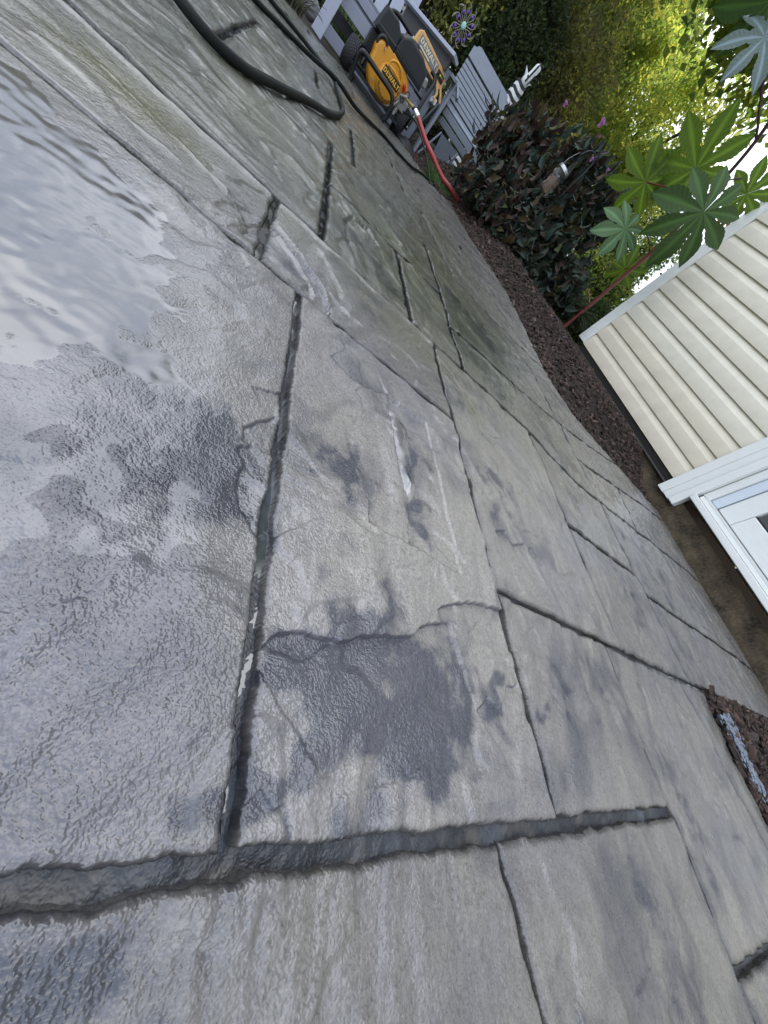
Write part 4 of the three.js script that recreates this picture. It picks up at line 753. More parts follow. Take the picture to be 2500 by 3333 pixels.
{ // shepherd's hook
  const O = [1.895, 0.0, -3.29], w = thing('shepherd_hook', 'thin black shepherd hook rising through the dark bush', 'garden hook', O);
  part('rod', tube([[0, 0, 0], [0, 0.4, 0], [0.002, 0.70, 0.0], [0.006, 0.765, -0.004], [0.002, 0.815, -0.012], [-0.022, 0.842, -0.022], [-0.055, 0.838, -0.032], [-0.078, 0.808, -0.042], [-0.086, 0.785, -0.046], [-0.098, 0.782, -0.05], [-0.104, 0.79, -0.052]], 0.0044, 90, 8), G_.iron, w);
}
{ // jar lantern hanging from it
  const O = [1.785, 0.485, -3.345], w = thing('jar_lantern', 'glass mason jar lantern with silver lid hanging in the dark bush', 'lantern', O, 0.3);
  w.rotation.z = -0.10; w.scale.set(1.4, 1.12, 1.4);
  const pr = [[0.0, 0.004], [0.036, 0.004], [0.044, 0.012], [0.045, 0.10], [0.043, 0.118], [0.035, 0.134], [0.033, 0.15]].map((p) => new THREE.Vector2(...p));
  part('glass', new THREE.LatheGeometry(pr, 32), phys(0.95, 0.97, 0.97, 0.06, { transmission: 1, thickness: 0, ior: 1.45 }), w);
  part('lid', join([new THREE.CylinderGeometry(0.0375, 0.0375, 0.018, 28).translate(0, 0.153, 0), new THREE.TorusGeometry(0.037, 0.0022, 6, 28).rotateX(Math.PI / 2).translate(0, 0.146, 0), new THREE.TorusGeometry(0.037, 0.0022, 6, 28).rotateX(Math.PI / 2).translate(0, 0.153, 0), new THREE.CylinderGeometry(0.033, 0.0375, 0.005, 28).translate(0, 0.1645, 0)]), std(0.62, 0.63, 0.64, 0.28, { metalness: 0.85 }), w);
  part('bail', tube([[-0.038, 0.145, 0], [-0.035, 0.20, 0], [0.0, 0.27, -0.004], [0.035, 0.20, 0], [0.038, 0.145, 0]], 0.0012, 24, 5), std(0.3, 0.3, 0.3, 0.4, { metalness: 0.8 }), w);
  const r = mulberry(5), wires = []; for (let i = 0; i < 26; i++) { const p = []; for (let k = 0; k < 5; k++) { const a = r() * 6.3, q = 0.034 * Math.sqrt(r()); p.push([Math.cos(a) * q, 0.014 + r() * 0.092, Math.sin(a) * q]); } wires.push(tube(p, 0.0012, 16, 4)); }
  part('fairy_wire', join(wires), std(0.30, 0.18, 0.10, 0.45, { metalness: 0.5 }), w);
}
{ // painted butterfly stake showing between the chair arm and the washer
  const O = [0.84, -0.15, -5.75], w = thing('butterfly_ornament', 'painted butterfly ornament with blue wing behind the armchair rail', 'ornament', O);
  part('stake', rod([0, 0, 0], [0, 0.62, 0], 0.006), G_.iron, w);
  const wing = (pts, m, name, z0) => { const s = new THREE.Shape(); s.moveTo(...pts[0]); for (let i = 1; i <= pts.length; i++) { const a = pts[i % pts.length], b2 = pts[(i + 1) % pts.length]; s.quadraticCurveTo(a[0], a[1], (a[0] + b2[0]) / 2, (a[1] + b2[1]) / 2); } part(name, new THREE.ExtrudeGeometry(s, { depth: 0.005, bevelEnabled: true, bevelSize: 0.002, bevelThickness: 0.002, bevelSegments: 2 }).translate(0, 0.62, z0), m, w); };
  wing([[0, 0], [0.03, 0.05], [0.16, 0.075], [0.27, 0.03], [0.25, -0.03], [0.10, -0.035]], phys(0.08, 0.36, 0.62, 0.35), 'wing', 0);
  wing([[0, 0], [-0.05, 0.07], [-0.15, 0.08], [-0.2, 0.02], [-0.12, -0.04]], phys(0.62, 0.54, 0.33, 0.4), 'wing', 0);
  wing([[0, -0.01], [0.06, -0.05], [0.13, -0.10], [0.05, -0.12], [-0.02, -0.08]], phys(0.62, 0.18, 0.12, 0.4), 'wing', 0.008);
  for (let i = 0; i < 6; i++) part('vein', moved(box(0.004, 0.10, 0.004, 0.001), 0.05 + i * 0.032, 0.635, 0.009, 0, 0, -0.35), G_.iron, w);
  part('body', moved(new THREE.CapsuleGeometry(0.012, 0.14, 4, 10), 0, 0.61, 0.01, 0, 0, 0.2), G_.iron, w);
}
{ // pale stone in the planting at the patio's far edge
  const g = new THREE.IcosahedronGeometry(0.075, 4), p = g.attributes.position;
  for (let i = 0; i < p.count; i++) { const q = 1 + 0.28 * fbm(p.getX(i) * 16 + 4, p.getY(i) * 16 + p.getZ(i) * 11, 4); p.setXYZ(i, p.getX(i) * q * 1.1, p.getY(i) * q * 0.85, p.getZ(i) * q); }
  const m = mergeVertices(g, 1e-5); m.computeVertexNormals();
  tag(part('rock', m, std(0.30, 0.31, 0.33, 0.8, { bumpMap: rep(grainBump, 4), bumpScale: 0.003 }), scene, [0.115, -0.085, -4.90]), 'pale grey rock among plants left of the chair leg', 'rock');
  const c2 = new THREE.IcosahedronGeometry(0.0095, 1); c2.scale(1, 0.6, 1.3);
  tag(part('pebble', c2, std(0.015, 0.014, 0.013, 0.6), scene, [1.03, groundY(1.03, 2.13) + 0.006, -2.13]), 'small black pebble lying alone on the wet patio', 'pebble');
}
// ---------------------------------------------------------------- plants
const leafMat = (r, g, b, tr = 0.35, rough = 0.55) => phys(r, g, b, 0.97, { transmission: tr, thickness: 0, side: THREE.DoubleSide, clearcoat: rough < 0.5 ? 0.28 : 0, clearcoatRoughness: rough, specularIntensity: 0.4 });
function bladeGeo(len, wid, fold = 0.25, curl = 0.3, n = 6) {   // one leaf lying along +y, midrib at x = 0, pointed
  const P = [], U = [], I = [];
  for (let j = 0; j <= n; j++) { const t = j / n, w = wid * Math.pow(Math.sin(Math.PI * Math.pow(t, 0.72)), 0.85) * (j === 0 || j === n ? 0 : 1), y = len * t, zz = -curl * len * t * t;
    for (const s of [-1, -0.5, 0, 0.5, 1]) { P.push(s * w / 2, y, zz + Math.abs(s) * w * fold - 0.04 * w * Math.sin(t * 22) * Math.abs(s)); U.push(0.5 + s / 2, t); } }
  for (let j = 0; j < n; j++) for (let i = 0; i < 4; i++) { const a = j * 5 + i; I.push(a, a + 1, a + 6, a, a + 6, a + 5); }
  const g = new THREE.BufferGeometry(); g.setAttribute('position', new THREE.Float32BufferAttribute(P, 3)); g.setAttribute('uv', new THREE.Float32BufferAttribute(U, 2)); g.setIndex(I); g.computeVertexNormals(); return g;
}
function sprigGeo(r, n, len, wid, spread, flat = 0.5) {            // a handful of cheap leaves round a twig
  const list = [];
  for (let i = 0; i < n; i++) {
    const g = new THREE.BufferGeometry(), w = wid * (0.7 + 0.6 * r()), L = len * (0.7 + 0.6 * r());
    g.setAttribute('position', new THREE.Float32BufferAttribute([0, 0, 0, -w / 2, L * 0.45, 0.12 * w, 0, L, -0.15 * L, w / 2, L * 0.45, 0.12 * w], 3));
    g.setAttribute('uv', new THREE.Float32BufferAttribute([0.5, 0, 0, 0.5, 0.5, 1, 1, 0.5], 2)); g.setIndex([0, 3, 1, 1, 3, 2]);
    g.computeVertexNormals();
    list.push(moved(g, (r() - 0.5) * spread, (r() - 0.5) * spread * flat, (r() - 0.5) * spread, (r() - 0.5) * 2.6, r() * 6.3, (r() - 0.5) * 2.6));
  }
  return join(list);
}
const _q = new THREE.Quaternion(), _e = new THREE.Euler(), _m = new THREE.Matrix4(), _c = new THREE.Color();
function scatter(name, geo, mat, n, fn, parent) {
  const m = new THREE.InstancedMesh(geo, mat, n); let k = 0;
  for (let i = 0; i < n; i++) { const q = fn(i); if (!q) continue; _e.set(q.rx ?? 0, q.ry ?? 0, q.rz ?? 0); _q.setFromEuler(_e); m.setMatrixAt(k, _m.compose(V(q.x, q.y, q.z), _q, V(q.s, q.s * (q.sy ?? 1), q.s))); m.setColorAt(k, _c.setRGB(q.r, q.g, q.b)); k++; }
  m.count = k; m.name = name; m.userData.kind = 'stuff'; parent.add(m); return m;
}
// ----- the dark bush beside the house corner
{
  const O = [1.92, 0.08, -3.42], r = mulberry(31), w = thing('bush', 'dense dark purple green leafy bush with pink flowers by the house corner', 'bush', O);
  const geos = [bladeGeo(0.085, 0.042, 0.22, 0.35), bladeGeo(0.075, 0.036, 0.3, 0.6), bladeGeo(0.095, 0.045, 0.15, 0.2)];
  const mats = [leafMat(0.030, 0.036, 0.024, 0.2, 0.42), leafMat(0.048, 0.030, 0.024, 0.22, 0.42), leafMat(0.030, 0.052, 0.040, 0.22, 0.40), leafMat(0.070, 0.048, 0.020, 0.3, 0.45), leafMat(0.075, 0.10, 0.03, 0.4, 0.45), leafMat(0.05, 0.068, 0.052, 0.2, 0.38)];
  const spots = [];
  const lumps = [[-0.50, 0.03, -0.24, 0.14], [-0.42, 0.12, -0.15, 0.22], [-0.30, 0.30, -0.30, 0.26], [-0.12, 0.42, -0.30, 0.30], [0.0, 0.55, -0.22, 0.30], [0.10, 0.34, 0.0, 0.34], [-0.15, 0.22, 0.05, 0.30], [0.24, 0.55, -0.05, 0.28], [0.34, 0.66, 0.10, 0.20], [0.32, 0.32, 0.30, 0.26], [0.20, 0.12, 0.28, 0.28], [-0.05, 0.10, 0.10, 0.28], [-0.45, 0.36, -0.45, 0.18], [0.30, 0.14, 0.50, 0.20], [0.12, 0.70, -0.2, 0.18], [0.36, 0.06, 0.42, 0.20], [0.12, 0.02, 0.36, 0.20], [-0.22, 0.02, 0.0, 0.2], [-0.25, 0.52, -0.5, 0.18]];
  for (let i = 0; i < 3800; i++) {
    const L = lumps[Math.floor(r() * lumps.length)], u = r() * 2 - 1, a = r() * 6.283, rr = L[3] * Math.pow(r(), 0.30), h = Math.sqrt(1 - u * u);
    const x = L[0] + Math.cos(a) * h * rr, y = L[1] + u * rr, zz = L[2] + Math.sin(a) * h * rr;
    if (y < 0.0) continue;
    { const jx = 1.79, jy = 0.58 - EYE, jz = -3.345, px = x + O[0], py = y + O[1] - EYE, pz = zz + O[2], tt = (px * jx + py * jy + pz * jz) / (jx * jx + jy * jy + jz * jz); if (tt < 1.04 && Math.hypot(px - tt * jx, (py - tt * jy) * 0.8, pz - tt * jz) < 0.115) continue; }
    spots.push({ x, y, z: zz, d: Math.hypot(x + O[0], y + O[1] - EYE, zz + O[2]), ry: r() * 6.3, rx: 1.2 + (r() - 0.5) * 1.5, rz: (r() - 0.5) * 1.2, s: 0.7 + 0.55 * r(), k: r() });
  }
  spots.sort((p, q) => p.d - q.d);
  const pick = (p) => { const left = ss(0.25, -0.35, p.x + p.z * 0.3); if (p.k < 0.05) return 4; if (p.k < 0.12 + 0.12 * left) return 3; if (p.k < 0.20 + 0.45 * left) return 1; if (p.k < 0.55) return 0; return p.k < 0.72 ? 5 : 2; };
  // the nearest leaf on each part of the visible face stays a leaf of its own
  const seen = new Set(), own = [];
  for (const p of spots) { const key = Math.round(Math.atan2(p.x + O[0], -(p.z + O[2])) * 34) + '/' + Math.round((p.y + O[1]) * 24); if (own.length < 300 && !seen.has(key)) { seen.add(key); own.push(p); p.own = true; } }
  for (const p of own) { const m = part('leaf', geos[Math.floor(p.k * 97) % 3], mats[pick(p)], w, [p.x, p.y, p.z]); m.rotation.set(p.rx, p.ry, p.rz, 'YXZ'); m.scale.setScalar(p.s); }
  const rest = spots.filter((p) => !p.own), base = [[0.030, 0.036, 0.024], [0.048, 0.030, 0.024], [0.030, 0.052, 0.040], [0.070, 0.048, 0.020], [0.075, 0.10, 0.03], [0.05, 0.068, 0.052]];
  scatter('foliage', geos[0], leafMat(1, 1, 1, 0.22, 0.42), rest.length, (i) => { const p = rest[i], c3 = base[pick(p)]; return { ...p, rx: p.rx, r: c3[0], g: c3[1], b: c3[2] }; }, w);
  const stems = []; for (let i = 0; i < 34; i++) { const L = lumps[i % lumps.length]; stems.push(tube([[(r() - 0.5) * 0.5, -0.1, (r() - 0.5) * 0.4], [L[0] * 0.6 + (r() - 0.5) * 0.1, L[1] * 0.5, L[2] * 0.6], [L[0] + (r() - 0.5) * 0.3, L[1] + L[3] * 0.9 * r(), L[2] + (r() - 0.5) * 0.3]], 0.0035, 10, 5)); }
  part('stem', join(stems), std(0.05, 0.03, 0.02, 0.7), w).userData.kind = 'stuff';
  const pet = bladeGeo(0.032, 0.022, -0.2, 0.5, 5), pm = leafMat(0.52, 0.22, 0.52, 0.35, 0.6);
  for (const [x, y, zz, s] of [[1.86, 0.956, -3.54, 1.25], [1.923, 0.815, -3.39, 0.8], [2.089, 0.906, -3.06, 1.2], [1.70, 0.88, -3.84, 0.9], [2.02, 0.86, -3.30, 0.6]]) {
    const f = new THREE.Group(), used = w.children.filter((q) => q.name.startsWith('flower')).length; f.name = used ? 'flower_' + String(used).padStart(3, '0') : 'flower'; f.position.set(x - O[0], y - O[1], zz - O[2]); f.scale.setScalar(s); w.add(f);
    for (let i = 0; i < 9; i++) { const m = part('petal', pet, pm, f, [0, (i % 3) * 0.008, 0]); m.rotation.set(0.5 + 0.35 * (i % 3), i * 0.72, 0, 'YXZ'); }
  }
}
// ----- castor bean plant
function palmGeo(R, lobes, seed, cup = 0.25) {                       // palmate serrated leaf in the xy plane, stalk at the origin, facing +z
  const r = mulberry(seed), P = [], C = [], I = [], U = [], dirs = [];
  const span = 5.5, a0 = Math.PI / 2 - span / 2;
  for (let i = 0; i < lobes; i++) { const t = i / (lobes - 1), a = a0 + span * t; dirs.push([a + (r() - 0.5) * 0.08, R * (0.52 + 0.48 * Math.pow(Math.sin(Math.PI * (0.12 + 0.76 * t)), 1.1)) * (0.92 + 0.16 * r()), (r() - 0.5) * 0.5]); }
  const base = () => P.length / 3;
  dirs.forEach(([a, L, dr], li) => {
    const n = 22, half = span / (lobes - 1) / 2, k = base(), W = L * (0.178 + 0.035 * r()), bend = (r() - 0.5) * 0.5;
    for (let j = 0; j <= n; j++) {
      const t = j / n, y = L * t;
      let w = t < 0.30 ? Math.min(y * Math.tan(half) * 1.06, W * 1.05) : W * Math.pow(Math.max(0, Math.sin(Math.PI * Math.min(1, 0.5 + (t - 0.30) / 0.70 * 0.5))), 0.8);
      if (t > 0.30) { const W0 = Math.min(0.30 * L * Math.tan(half) * 1.06, W * 1.05), bump = W * 1.0 * Math.sin(Math.PI * clamp((t - 0.2) / 0.8)); w = Math.max(0, Math.max(bump, W0 * (1 - (t - 0.30) / 0.2))) ; w *= 1 + (j % 2 ? 0.06 : -0.03); }
      if (j === n) w = 0;
      for (let s = -3; s <= 3; s++) {
        const q = s / 3, x = q * w + bend * L * 0.22 * t * t, rib = Math.abs(q), vein = 0.010 * L * Math.sin((t * 11 - rib * 1.8) * Math.PI * 2) * rib * (1 - rib * 0.3) * ss(0.08, 0.3, t);
        const zz = 0.16 * w * rib * 1.6 + vein * 0.8 - cup * L * t * t + dr * 0.12 * L * t * t;
        P.push(x * Math.sin(a) + y * Math.cos(a), y * Math.sin(a) - x * Math.cos(a), zz); U.push(q, t);
        const v = rib < 0.06 ? 1.7 : 0.86 + 0.22 * Math.sin((t * 11 - rib * 1.8) * Math.PI * 2) * rib; C.push(v, v, v * (rib < 0.06 ? 1.25 : 1));
      }
    }
    for (let j = 0; j < n; j++) for (let s = 0; s < 6; s++) { const b = k + j * 7 + s; I.push(b, b + 8, b + 1, b, b + 7, b + 8); }
  });
  const g = new THREE.BufferGeometry(); g.setAttribute('position', new THREE.Float32BufferAttribute(P, 3)); g.setAttribute('color', new THREE.Float32BufferAttribute(C, 3)); g.setAttribute('uv', new THREE.Float32BufferAttribute(U, 2)); g.setIndex(I); g.computeVertexNormals(); return g;
}
{
  const O = [2.405, 0.15, -2.68], w = thing('castor_bean_plant', 'tall plant with red stem and big star shaped leaves at house corner', 'plant', O);
  const q = (x, y, zz) => V(x - O[0], y - O[1], zz - O[2]), red = phys(0.16, 0.018, 0.018, 0.4), plum = phys(0.055, 0.022, 0.028, 0.42);
  part('stem', tube([q(2.405, 0.10, -2.68), q(2.402, 0.30, -2.685), q(2.394, 0.457, -2.69), q(2.385, 0.62, -2.70), q(2.376, 0.786, -2.704), q(2.35, 0.93, -2.70)], 0.0125, 50, 10), red, w);
  part('stem', tube([q(2.35, 0.925, -2.70), q(2.30, 1.08, -2.69), q(2.255, 1.183, -2.677), q(2.20, 1.29, -2.66), q(2.143, 1.372, -2.645), q(2.07, 1.45, -2.63)], 0.0105, 40, 10), plum, w);
  part('stem', tube([q(2.15, 1.365, -2.645), q(2.08, 1.39, -2.66), q(2.0, 1.42, -2.69), q(1.92, 1.45, -2.71), q(1.86, 1.50, -2.73)], 0.0065, 30, 8), plum, w);
  const darkGreen = phys(0.045, 0.10, 0.014, 0.97, { clearcoat: 0.3, clearcoatRoughness: 0.35, vertexColors: true, transmission: 0.28, thickness: 0, side: THREE.DoubleSide }), silver = phys(0.075, 0.145, 0.050, 0.97, { clearcoat: 0.25, clearcoatRoughness: 0.35, vertexColors: true, transmission: 0.12, thickness: 0, side: THREE.DoubleSide }), thin = phys(0.125, 0.215, 0.012, 0.97, { vertexColors: true, transmission: 0.55, thickness: 0, side: THREE.DoubleSide }), grey = phys(0.15, 0.20, 0.18, 0.97, { clearcoat: 0.2, clearcoatRoughness: 0.4, vertexColors: true, transmission: 0.1, thickness: 0, side: THREE.DoubleSide });  // leaf surfaces: dark green, silvery green, thin translucent, grey
  const young = phys(0.22, 0.08, 0.02, 0.97, { vertexColors: true, transmission: 0.4, thickness: 0, side: THREE.DoubleSide });
  const eye = q(0, EYE, 0), right = V(0.72564, 0.68083, 0.09958), upc = V(-0.30525, 0.44822, -0.84019);
  // centre, radius, direction of the middle lobe seen from the patio (degrees, 0 = towards the house, 90 = up the picture), lean, lobes, surface
  const leaves = [
    [[2.005, 0.706, -2.62], 0.205, 205, [0.0, 0.75, 0.25], 8, silver, [2.372, 0.80, -2.704]],
    [[2.048, 0.985, -2.33], 0.295, 235, [-0.1, 0.25, 0.5], 9, darkGreen, [2.33, 1.0, -2.69]],
    [[2.126, 1.148, -2.78], 0.30, 125, [-0.2, -0.55, 0.3], 8, thin, [2.27, 1.16, -2.68]],
    [[2.07, 0.955, -2.95], 0.26, 165, [0.1, -0.45, 0.4], 8, thin, [2.31, 1.03, -2.69]],
    [[2.364, 1.276, -2.581], 0.18, 30, [0.0, -0.2, 0.5], 8, thin, [2.24, 1.21, -2.67]],
    [[2.43, 0.66, -2.80], 0.17, 300, [0.2, -0.3, 0.4], 8, thin, [2.39, 0.58, -2.70]],
    [[1.62, 1.50, -2.72], 0.25, 190, [0.2, -0.5, 0.2], 8, darkGreen, [1.86, 1.50, -2.73]],
    [[1.70, 1.44, -2.66], 0.20, 225, [-0.3, 0.9, 0.1], 7, grey, [1.88, 1.49, -2.72]],
    [[2.49, 1.20, -2.63], 0.09, 40, [0.1, 0.2, 0.5], 7, young, [2.26, 1.18, -2.675]],
    [[2.35, 0.34, -2.95], 0.14, 320, [0.2, 0.3, 0.3], 8, darkGreen, [2.40, 0.36, -2.69]],
  ];
  leaves.forEach(([p, R, deg, tilt, lobes, mat, from], i) => {
    const P = q(...p), toEye = eye.clone().sub(P).normalize(), n = toEye.clone().add(V(...tilt)).normalize(), a = deg * Math.PI / 180;
    let y = right.clone().multiplyScalar(Math.cos(a)).addScaledVector(upc, Math.sin(a)); y.addScaledVector(n, -y.dot(n)).normalize();
    const x = y.clone().cross(n).normalize(), m = part('leaf', palmGeo(R, lobes, 100 + i, [0.25, 0.42, 0.15, 0.3][i % 4]), mat, w);
    m.applyMatrix4(new THREE.Matrix4().makeBasis(x, y, n).setPosition(P));
    const F = q(...from), mid = F.clone().lerp(P, 0.5).add(V(0, 0.05, 0));
    part('petiole', tube([F, mid, P.clone().addScaledVector(n, -0.004)], 0.0042, 16, 6), i % 2 ? red : plum, w);
  });
}
// ----- grassy clump under it
function grassClump(name, label, cat, pos, n, len, spread, seed, mats) {
  const r = mulberry(seed), w = thing(name, label, cat, pos, 0, 'grass clumps round the patio'), g = new THREE.BufferGeometry(), P = [], I = []; const N = 7;
  for (let j = 0; j <= N; j++) { const t = j / N, wd = 0.5 * (1 - t * t), y = t * (1 - 0.35 * t * t), zz = 0.62 * t * t; P.push(-wd * 0.03, y, zz, 0, y - 0.01, zz, wd * 0.03, y, zz); }
  for (let j = 0; j < N; j++) for (let s = 0; s < 2; s++) { const a = j * 3 + s; I.push(a, a + 1, a + 4, a, a + 4, a + 3); }
  g.setAttribute('position', new THREE.Float32BufferAttribute(P, 3)); g.setIndex(I); g.computeVertexNormals();
  scatter('blades', g, leafMat(1, 1, 1, 0.3, 0.4), n, () => { const a = r() * 6.283, d = spread * Math.sqrt(r()), c3 = mats[Math.floor(r() * mats.length)]; return { x: Math.cos(a) * d, y: 0, z: Math.sin(a) * d, ry: -a + 1.57 + (r() - 0.5) * 1.4, rx: 0.1 + 0.5 * r(), s: len * (0.6 + 0.6 * r()), sy: 0.9, r: c3[0], g: c3[1], b: c3[2] }; }, w);
  return w;
}
grassClump('grass_clump', 'dark strappy grass clump under the red stemmed plant', 'grass clump', [2.46, 0.12, -3.05], 420, 0.44, 0.16, 3, [[0.03, 0.055, 0.022], [0.05, 0.085, 0.03], [0.075, 0.11, 0.03], [0.03, 0.04, 0.02]]);
grassClump('grass_clump', 'bright green fine tuft at the patio edge below the red hose', 'grass clump', [1.27, -0.07, -3.78], 260, 0.13, 0.10, 8, [[0.06, 0.14, 0.03], [0.09, 0.18, 0.04]]);
grassClump('grass_clump', 'pale green arching tuft growing behind the armchair planks', 'grass clump', [0.50, -0.17, -6.0], 260, 0.42, 0.20, 12, [[0.11, 0.16, 0.05], [0.15, 0.20, 0.07], [0.06, 0.10, 0.03]]);
grassClump('grass_clump', 'small green tuft seen between the washer handle and the chair', 'grass clump', [1.22, -0.17, -5.6], 160, 0.30, 0.10, 15, [[0.09, 0.15, 0.05], [0.12, 0.18, 0.06]]);
grassClump('grass_clump', 'reddish brown leafy tuft at the far left patio corner', 'grass clump', [-0.06, -0.13, -4.25], 240, 0.20, 0.14, 19, [[0.05, 0.03, 0.02], [0.05, 0.06, 0.02], [0.10, 0.09, 0.03], [0.02, 0.025, 0.015]]);

// ----- trees and shrubs
const sprigR = mulberry(404), sprigs = { small: sprigGeo(sprigR, 12, 0.062, 0.030, 0.20), big: sprigGeo(sprigR, 12, 0.095, 0.055, 0.34), fine: sprigGeo(sprigR, 16, 0.05, 0.014, 0.16), willow: sprigGeo(sprigR, 14, 0.075, 0.018, 0.22, 1.6) };
function tree(name, label, cat, group, o) {
  const r = mulberry(o.seed), w = thing(name, label, cat, [o.x, -0.16, o.z], 0, group), mat = o.trans === 0 ? std(1, 1, 1, 0.7) : leafMat(1, 1, 1, o.trans ?? 0.45, 0.6);
  const lumps = [], n = o.lumps ?? 16;
  for (let i = 0; i < n; i++) { const u = r() * 2 - 1, a = r() * 6.283, h = Math.sqrt(1 - u * u), k = Math.pow(r(), 0.45) * 0.82; lumps.push([Math.cos(a) * h * k * o.rx + (o.ox ?? 0), o.cy + u * k * o.ry, Math.sin(a) * h * k * o.rz + (o.oz ?? 0), (0.22 + 0.22 * r()) * Math.min(o.rx, o.ry, o.rz) * (o.lump ?? 1.5), 0.7 + 0.6 * r()]); }
  const brown = std(0.05, 0.038, 0.028, 0.9, { bumpMap: rep(grainBump, 2), bumpScale: 0.01 }), tr = o.trunk ?? 0.12;
  if (!o.shrub) {
    const limbs = []; lumps.slice(0, 12).forEach((L, i) => { const y0 = o.cy - o.ry * (0.5 + 0.3 * r()); limbs.push(tube([[0, Math.max(0.3, y0), 0], [L[0] * 0.45 + 0.1 * r(), (Math.max(0.3, y0) + L[1]) / 2 + 0.1, L[2] * 0.45], [L[0], L[1] + 0.1, L[2]]], tr * (0.2 + 0.25 * r()), 12, 6)); });
    part('trunk', new THREE.CylinderGeometry(tr * 0.55, tr * 1.15, o.cy, 12, 6).translate(0, o.cy / 2, 0), brown, w); part('limbs', join(limbs), brown, w);
  } else { const st = []; for (let i = 0; i < 9; i++) { const L = lumps[i % lumps.length]; st.push(rod([(r() - 0.5) * 0.2, 0, (r() - 0.5) * 0.2], [L[0], L[1], L[2]], 0.012, 0.005, 6)); } part('stems', join(st), brown, w); }
  scatter('crown', sprigs[o.sprig ?? 'small'], mat, o.n, () => {
    const L = lumps[Math.floor(r() * n)], u = r() * 2 - 1, a = r() * 6.283, h = Math.sqrt(1 - u * u), k = Math.pow(r(), o.solid ?? 0.4) * L[3];
    const y = L[1] + u * k * (o.stretch ?? 1) - (o.droop ? o.droop * r() * r() : 0); if (y < 0.05) return null;
    const c3 = o.cols[Math.floor(r() * o.cols.length)], t = L[4] * (0.8 + 0.4 * r());
    return { x: L[0] + Math.cos(a) * h * k, y, z: L[2] + Math.sin(a) * h * k, rx: (r() - 0.5) * 1.4, ry: r() * 6.3, rz: (r() - 0.5) * 1.4, s: (o.size ?? 1) * (0.7 + 0.6 * r()), r: c3[0] * t, g: c3[1] * t, b: c3[2] * t };
  }, w);
  return w;
}
const gDark = [[0.036, 0.064, 0.024], [0.055, 0.082, 0.026], [0.085, 0.10, 0.03], [0.045, 0.075, 0.034]], gOlive = [[0.07, 0.085, 0.022], [0.085, 0.085, 0.025], [0.055, 0.075, 0.02], [0.10, 0.10, 0.03]], gLime = [[0.20, 0.29, 0.05], [0.26, 0.32, 0.06], [0.15, 0.24, 0.05], [0.31, 0.34, 0.07]], gMid = [[0.05, 0.085, 0.022], [0.065, 0.105, 0.026], [0.04, 0.07, 0.02]];
// the big tree whose canopy shades the patio
tree('shade_tree', 'tall spreading tree whose branches hang over the garden at right', 'tree', null, { x: 9.6, z: -7.4, ox: -4.0, oz: 0.2, cy: 6.9, rx: 4.6, ry: 2.3, rz: 5.0, n: 9500, lumps: 48, lump: 2.1, sprig: 'big', size: 2.0, cols: gLime, seed: 21, trunk: 0.22, solid: 0.45, trans: 0.45 });
const gSunSpeck = gOlive.map((q) => q.map((v) => v * 2.0)).concat([[0.34, 0.34, 0.05]]);  // doubled olive plus a bright leaf colour that paints in sunlit specks
tree('evergreen_tree', 'olive evergreen tree with dense drooping sprays behind the armchair', 'tree', 'evergreens behind the garden chairs', { x: 1.35, z: -8.6, cy: 1.9, rx: 1.0, ry: 2.0, rz: 0.8, n: 3200, lumps: 26, sprig: 'small', size: 1.1, cols: gSunSpeck, seed: 5, stretch: 1.5, droop: 0.2 });
tree('evergreen_tree', 'dark green evergreen behind the slatted chair top board', 'tree', 'evergreens behind the garden chairs', { x: 2.45, z: -8.3, cy: 1.6, rx: 0.7, ry: 1.7, rz: 0.7, n: 2600, lumps: 22, sprig: 'small', size: 1.0, cols: gDark.concat(gMid), seed: 6, stretch: 1.5, droop: 0.2 });
tree('evergreen_tree', 'brownish olive evergreen rising behind the striped ornament', 'tree', 'evergreens behind the garden chairs', { x: 3.45, z: -8.5, cy: 1.5, rx: 0.85, ry: 1.6, rz: 0.7, n: 2800, lumps: 22, sprig: 'small', size: 1.0, cols: [[0.14, 0.12, 0.045], [0.10, 0.10, 0.03], [0.12, 0.14, 0.035], [0.26, 0.26, 0.04]], seed: 7, stretch: 1.5, droop: 0.25 });  // last, brightest leaf colour paints in sunlit specks
tree('leafy_shrub', 'rounded deep green shrub above the middle of the dark bush', 'shrub', 'low shrubs round the garden', { x: 4.6, z: -8.0, cy: 1.15, rx: 0.75, ry: 1.2, rz: 0.7, n: 1900, lumps: 16, size: 1.0, cols: gMid.concat(gDark), seed: 8, shrub: true });
tree('leafy_shrub', 'yellow green sunlit shrub glimpsed between the bush and chair', 'shrub', 'low shrubs round the garden', { x: 3.0, z: -7.2, cy: 0.55, rx: 0.7, ry: 0.55, rz: 0.4, n: 1100, lumps: 12, size: 0.9, cols: gLime, seed: 9, shrub: true });
tree('leafy_shrub', 'mid green shrub low behind the star leaved plant', 'shrub', 'low shrubs round the garden', { x: 5.6, z: -6.6, cy: 0.8, rx: 0.9, ry: 0.8, rz: 0.7, n: 1700, lumps: 16, size: 1.0, cols: gLime.concat(gMid), seed: 10, shrub: true });
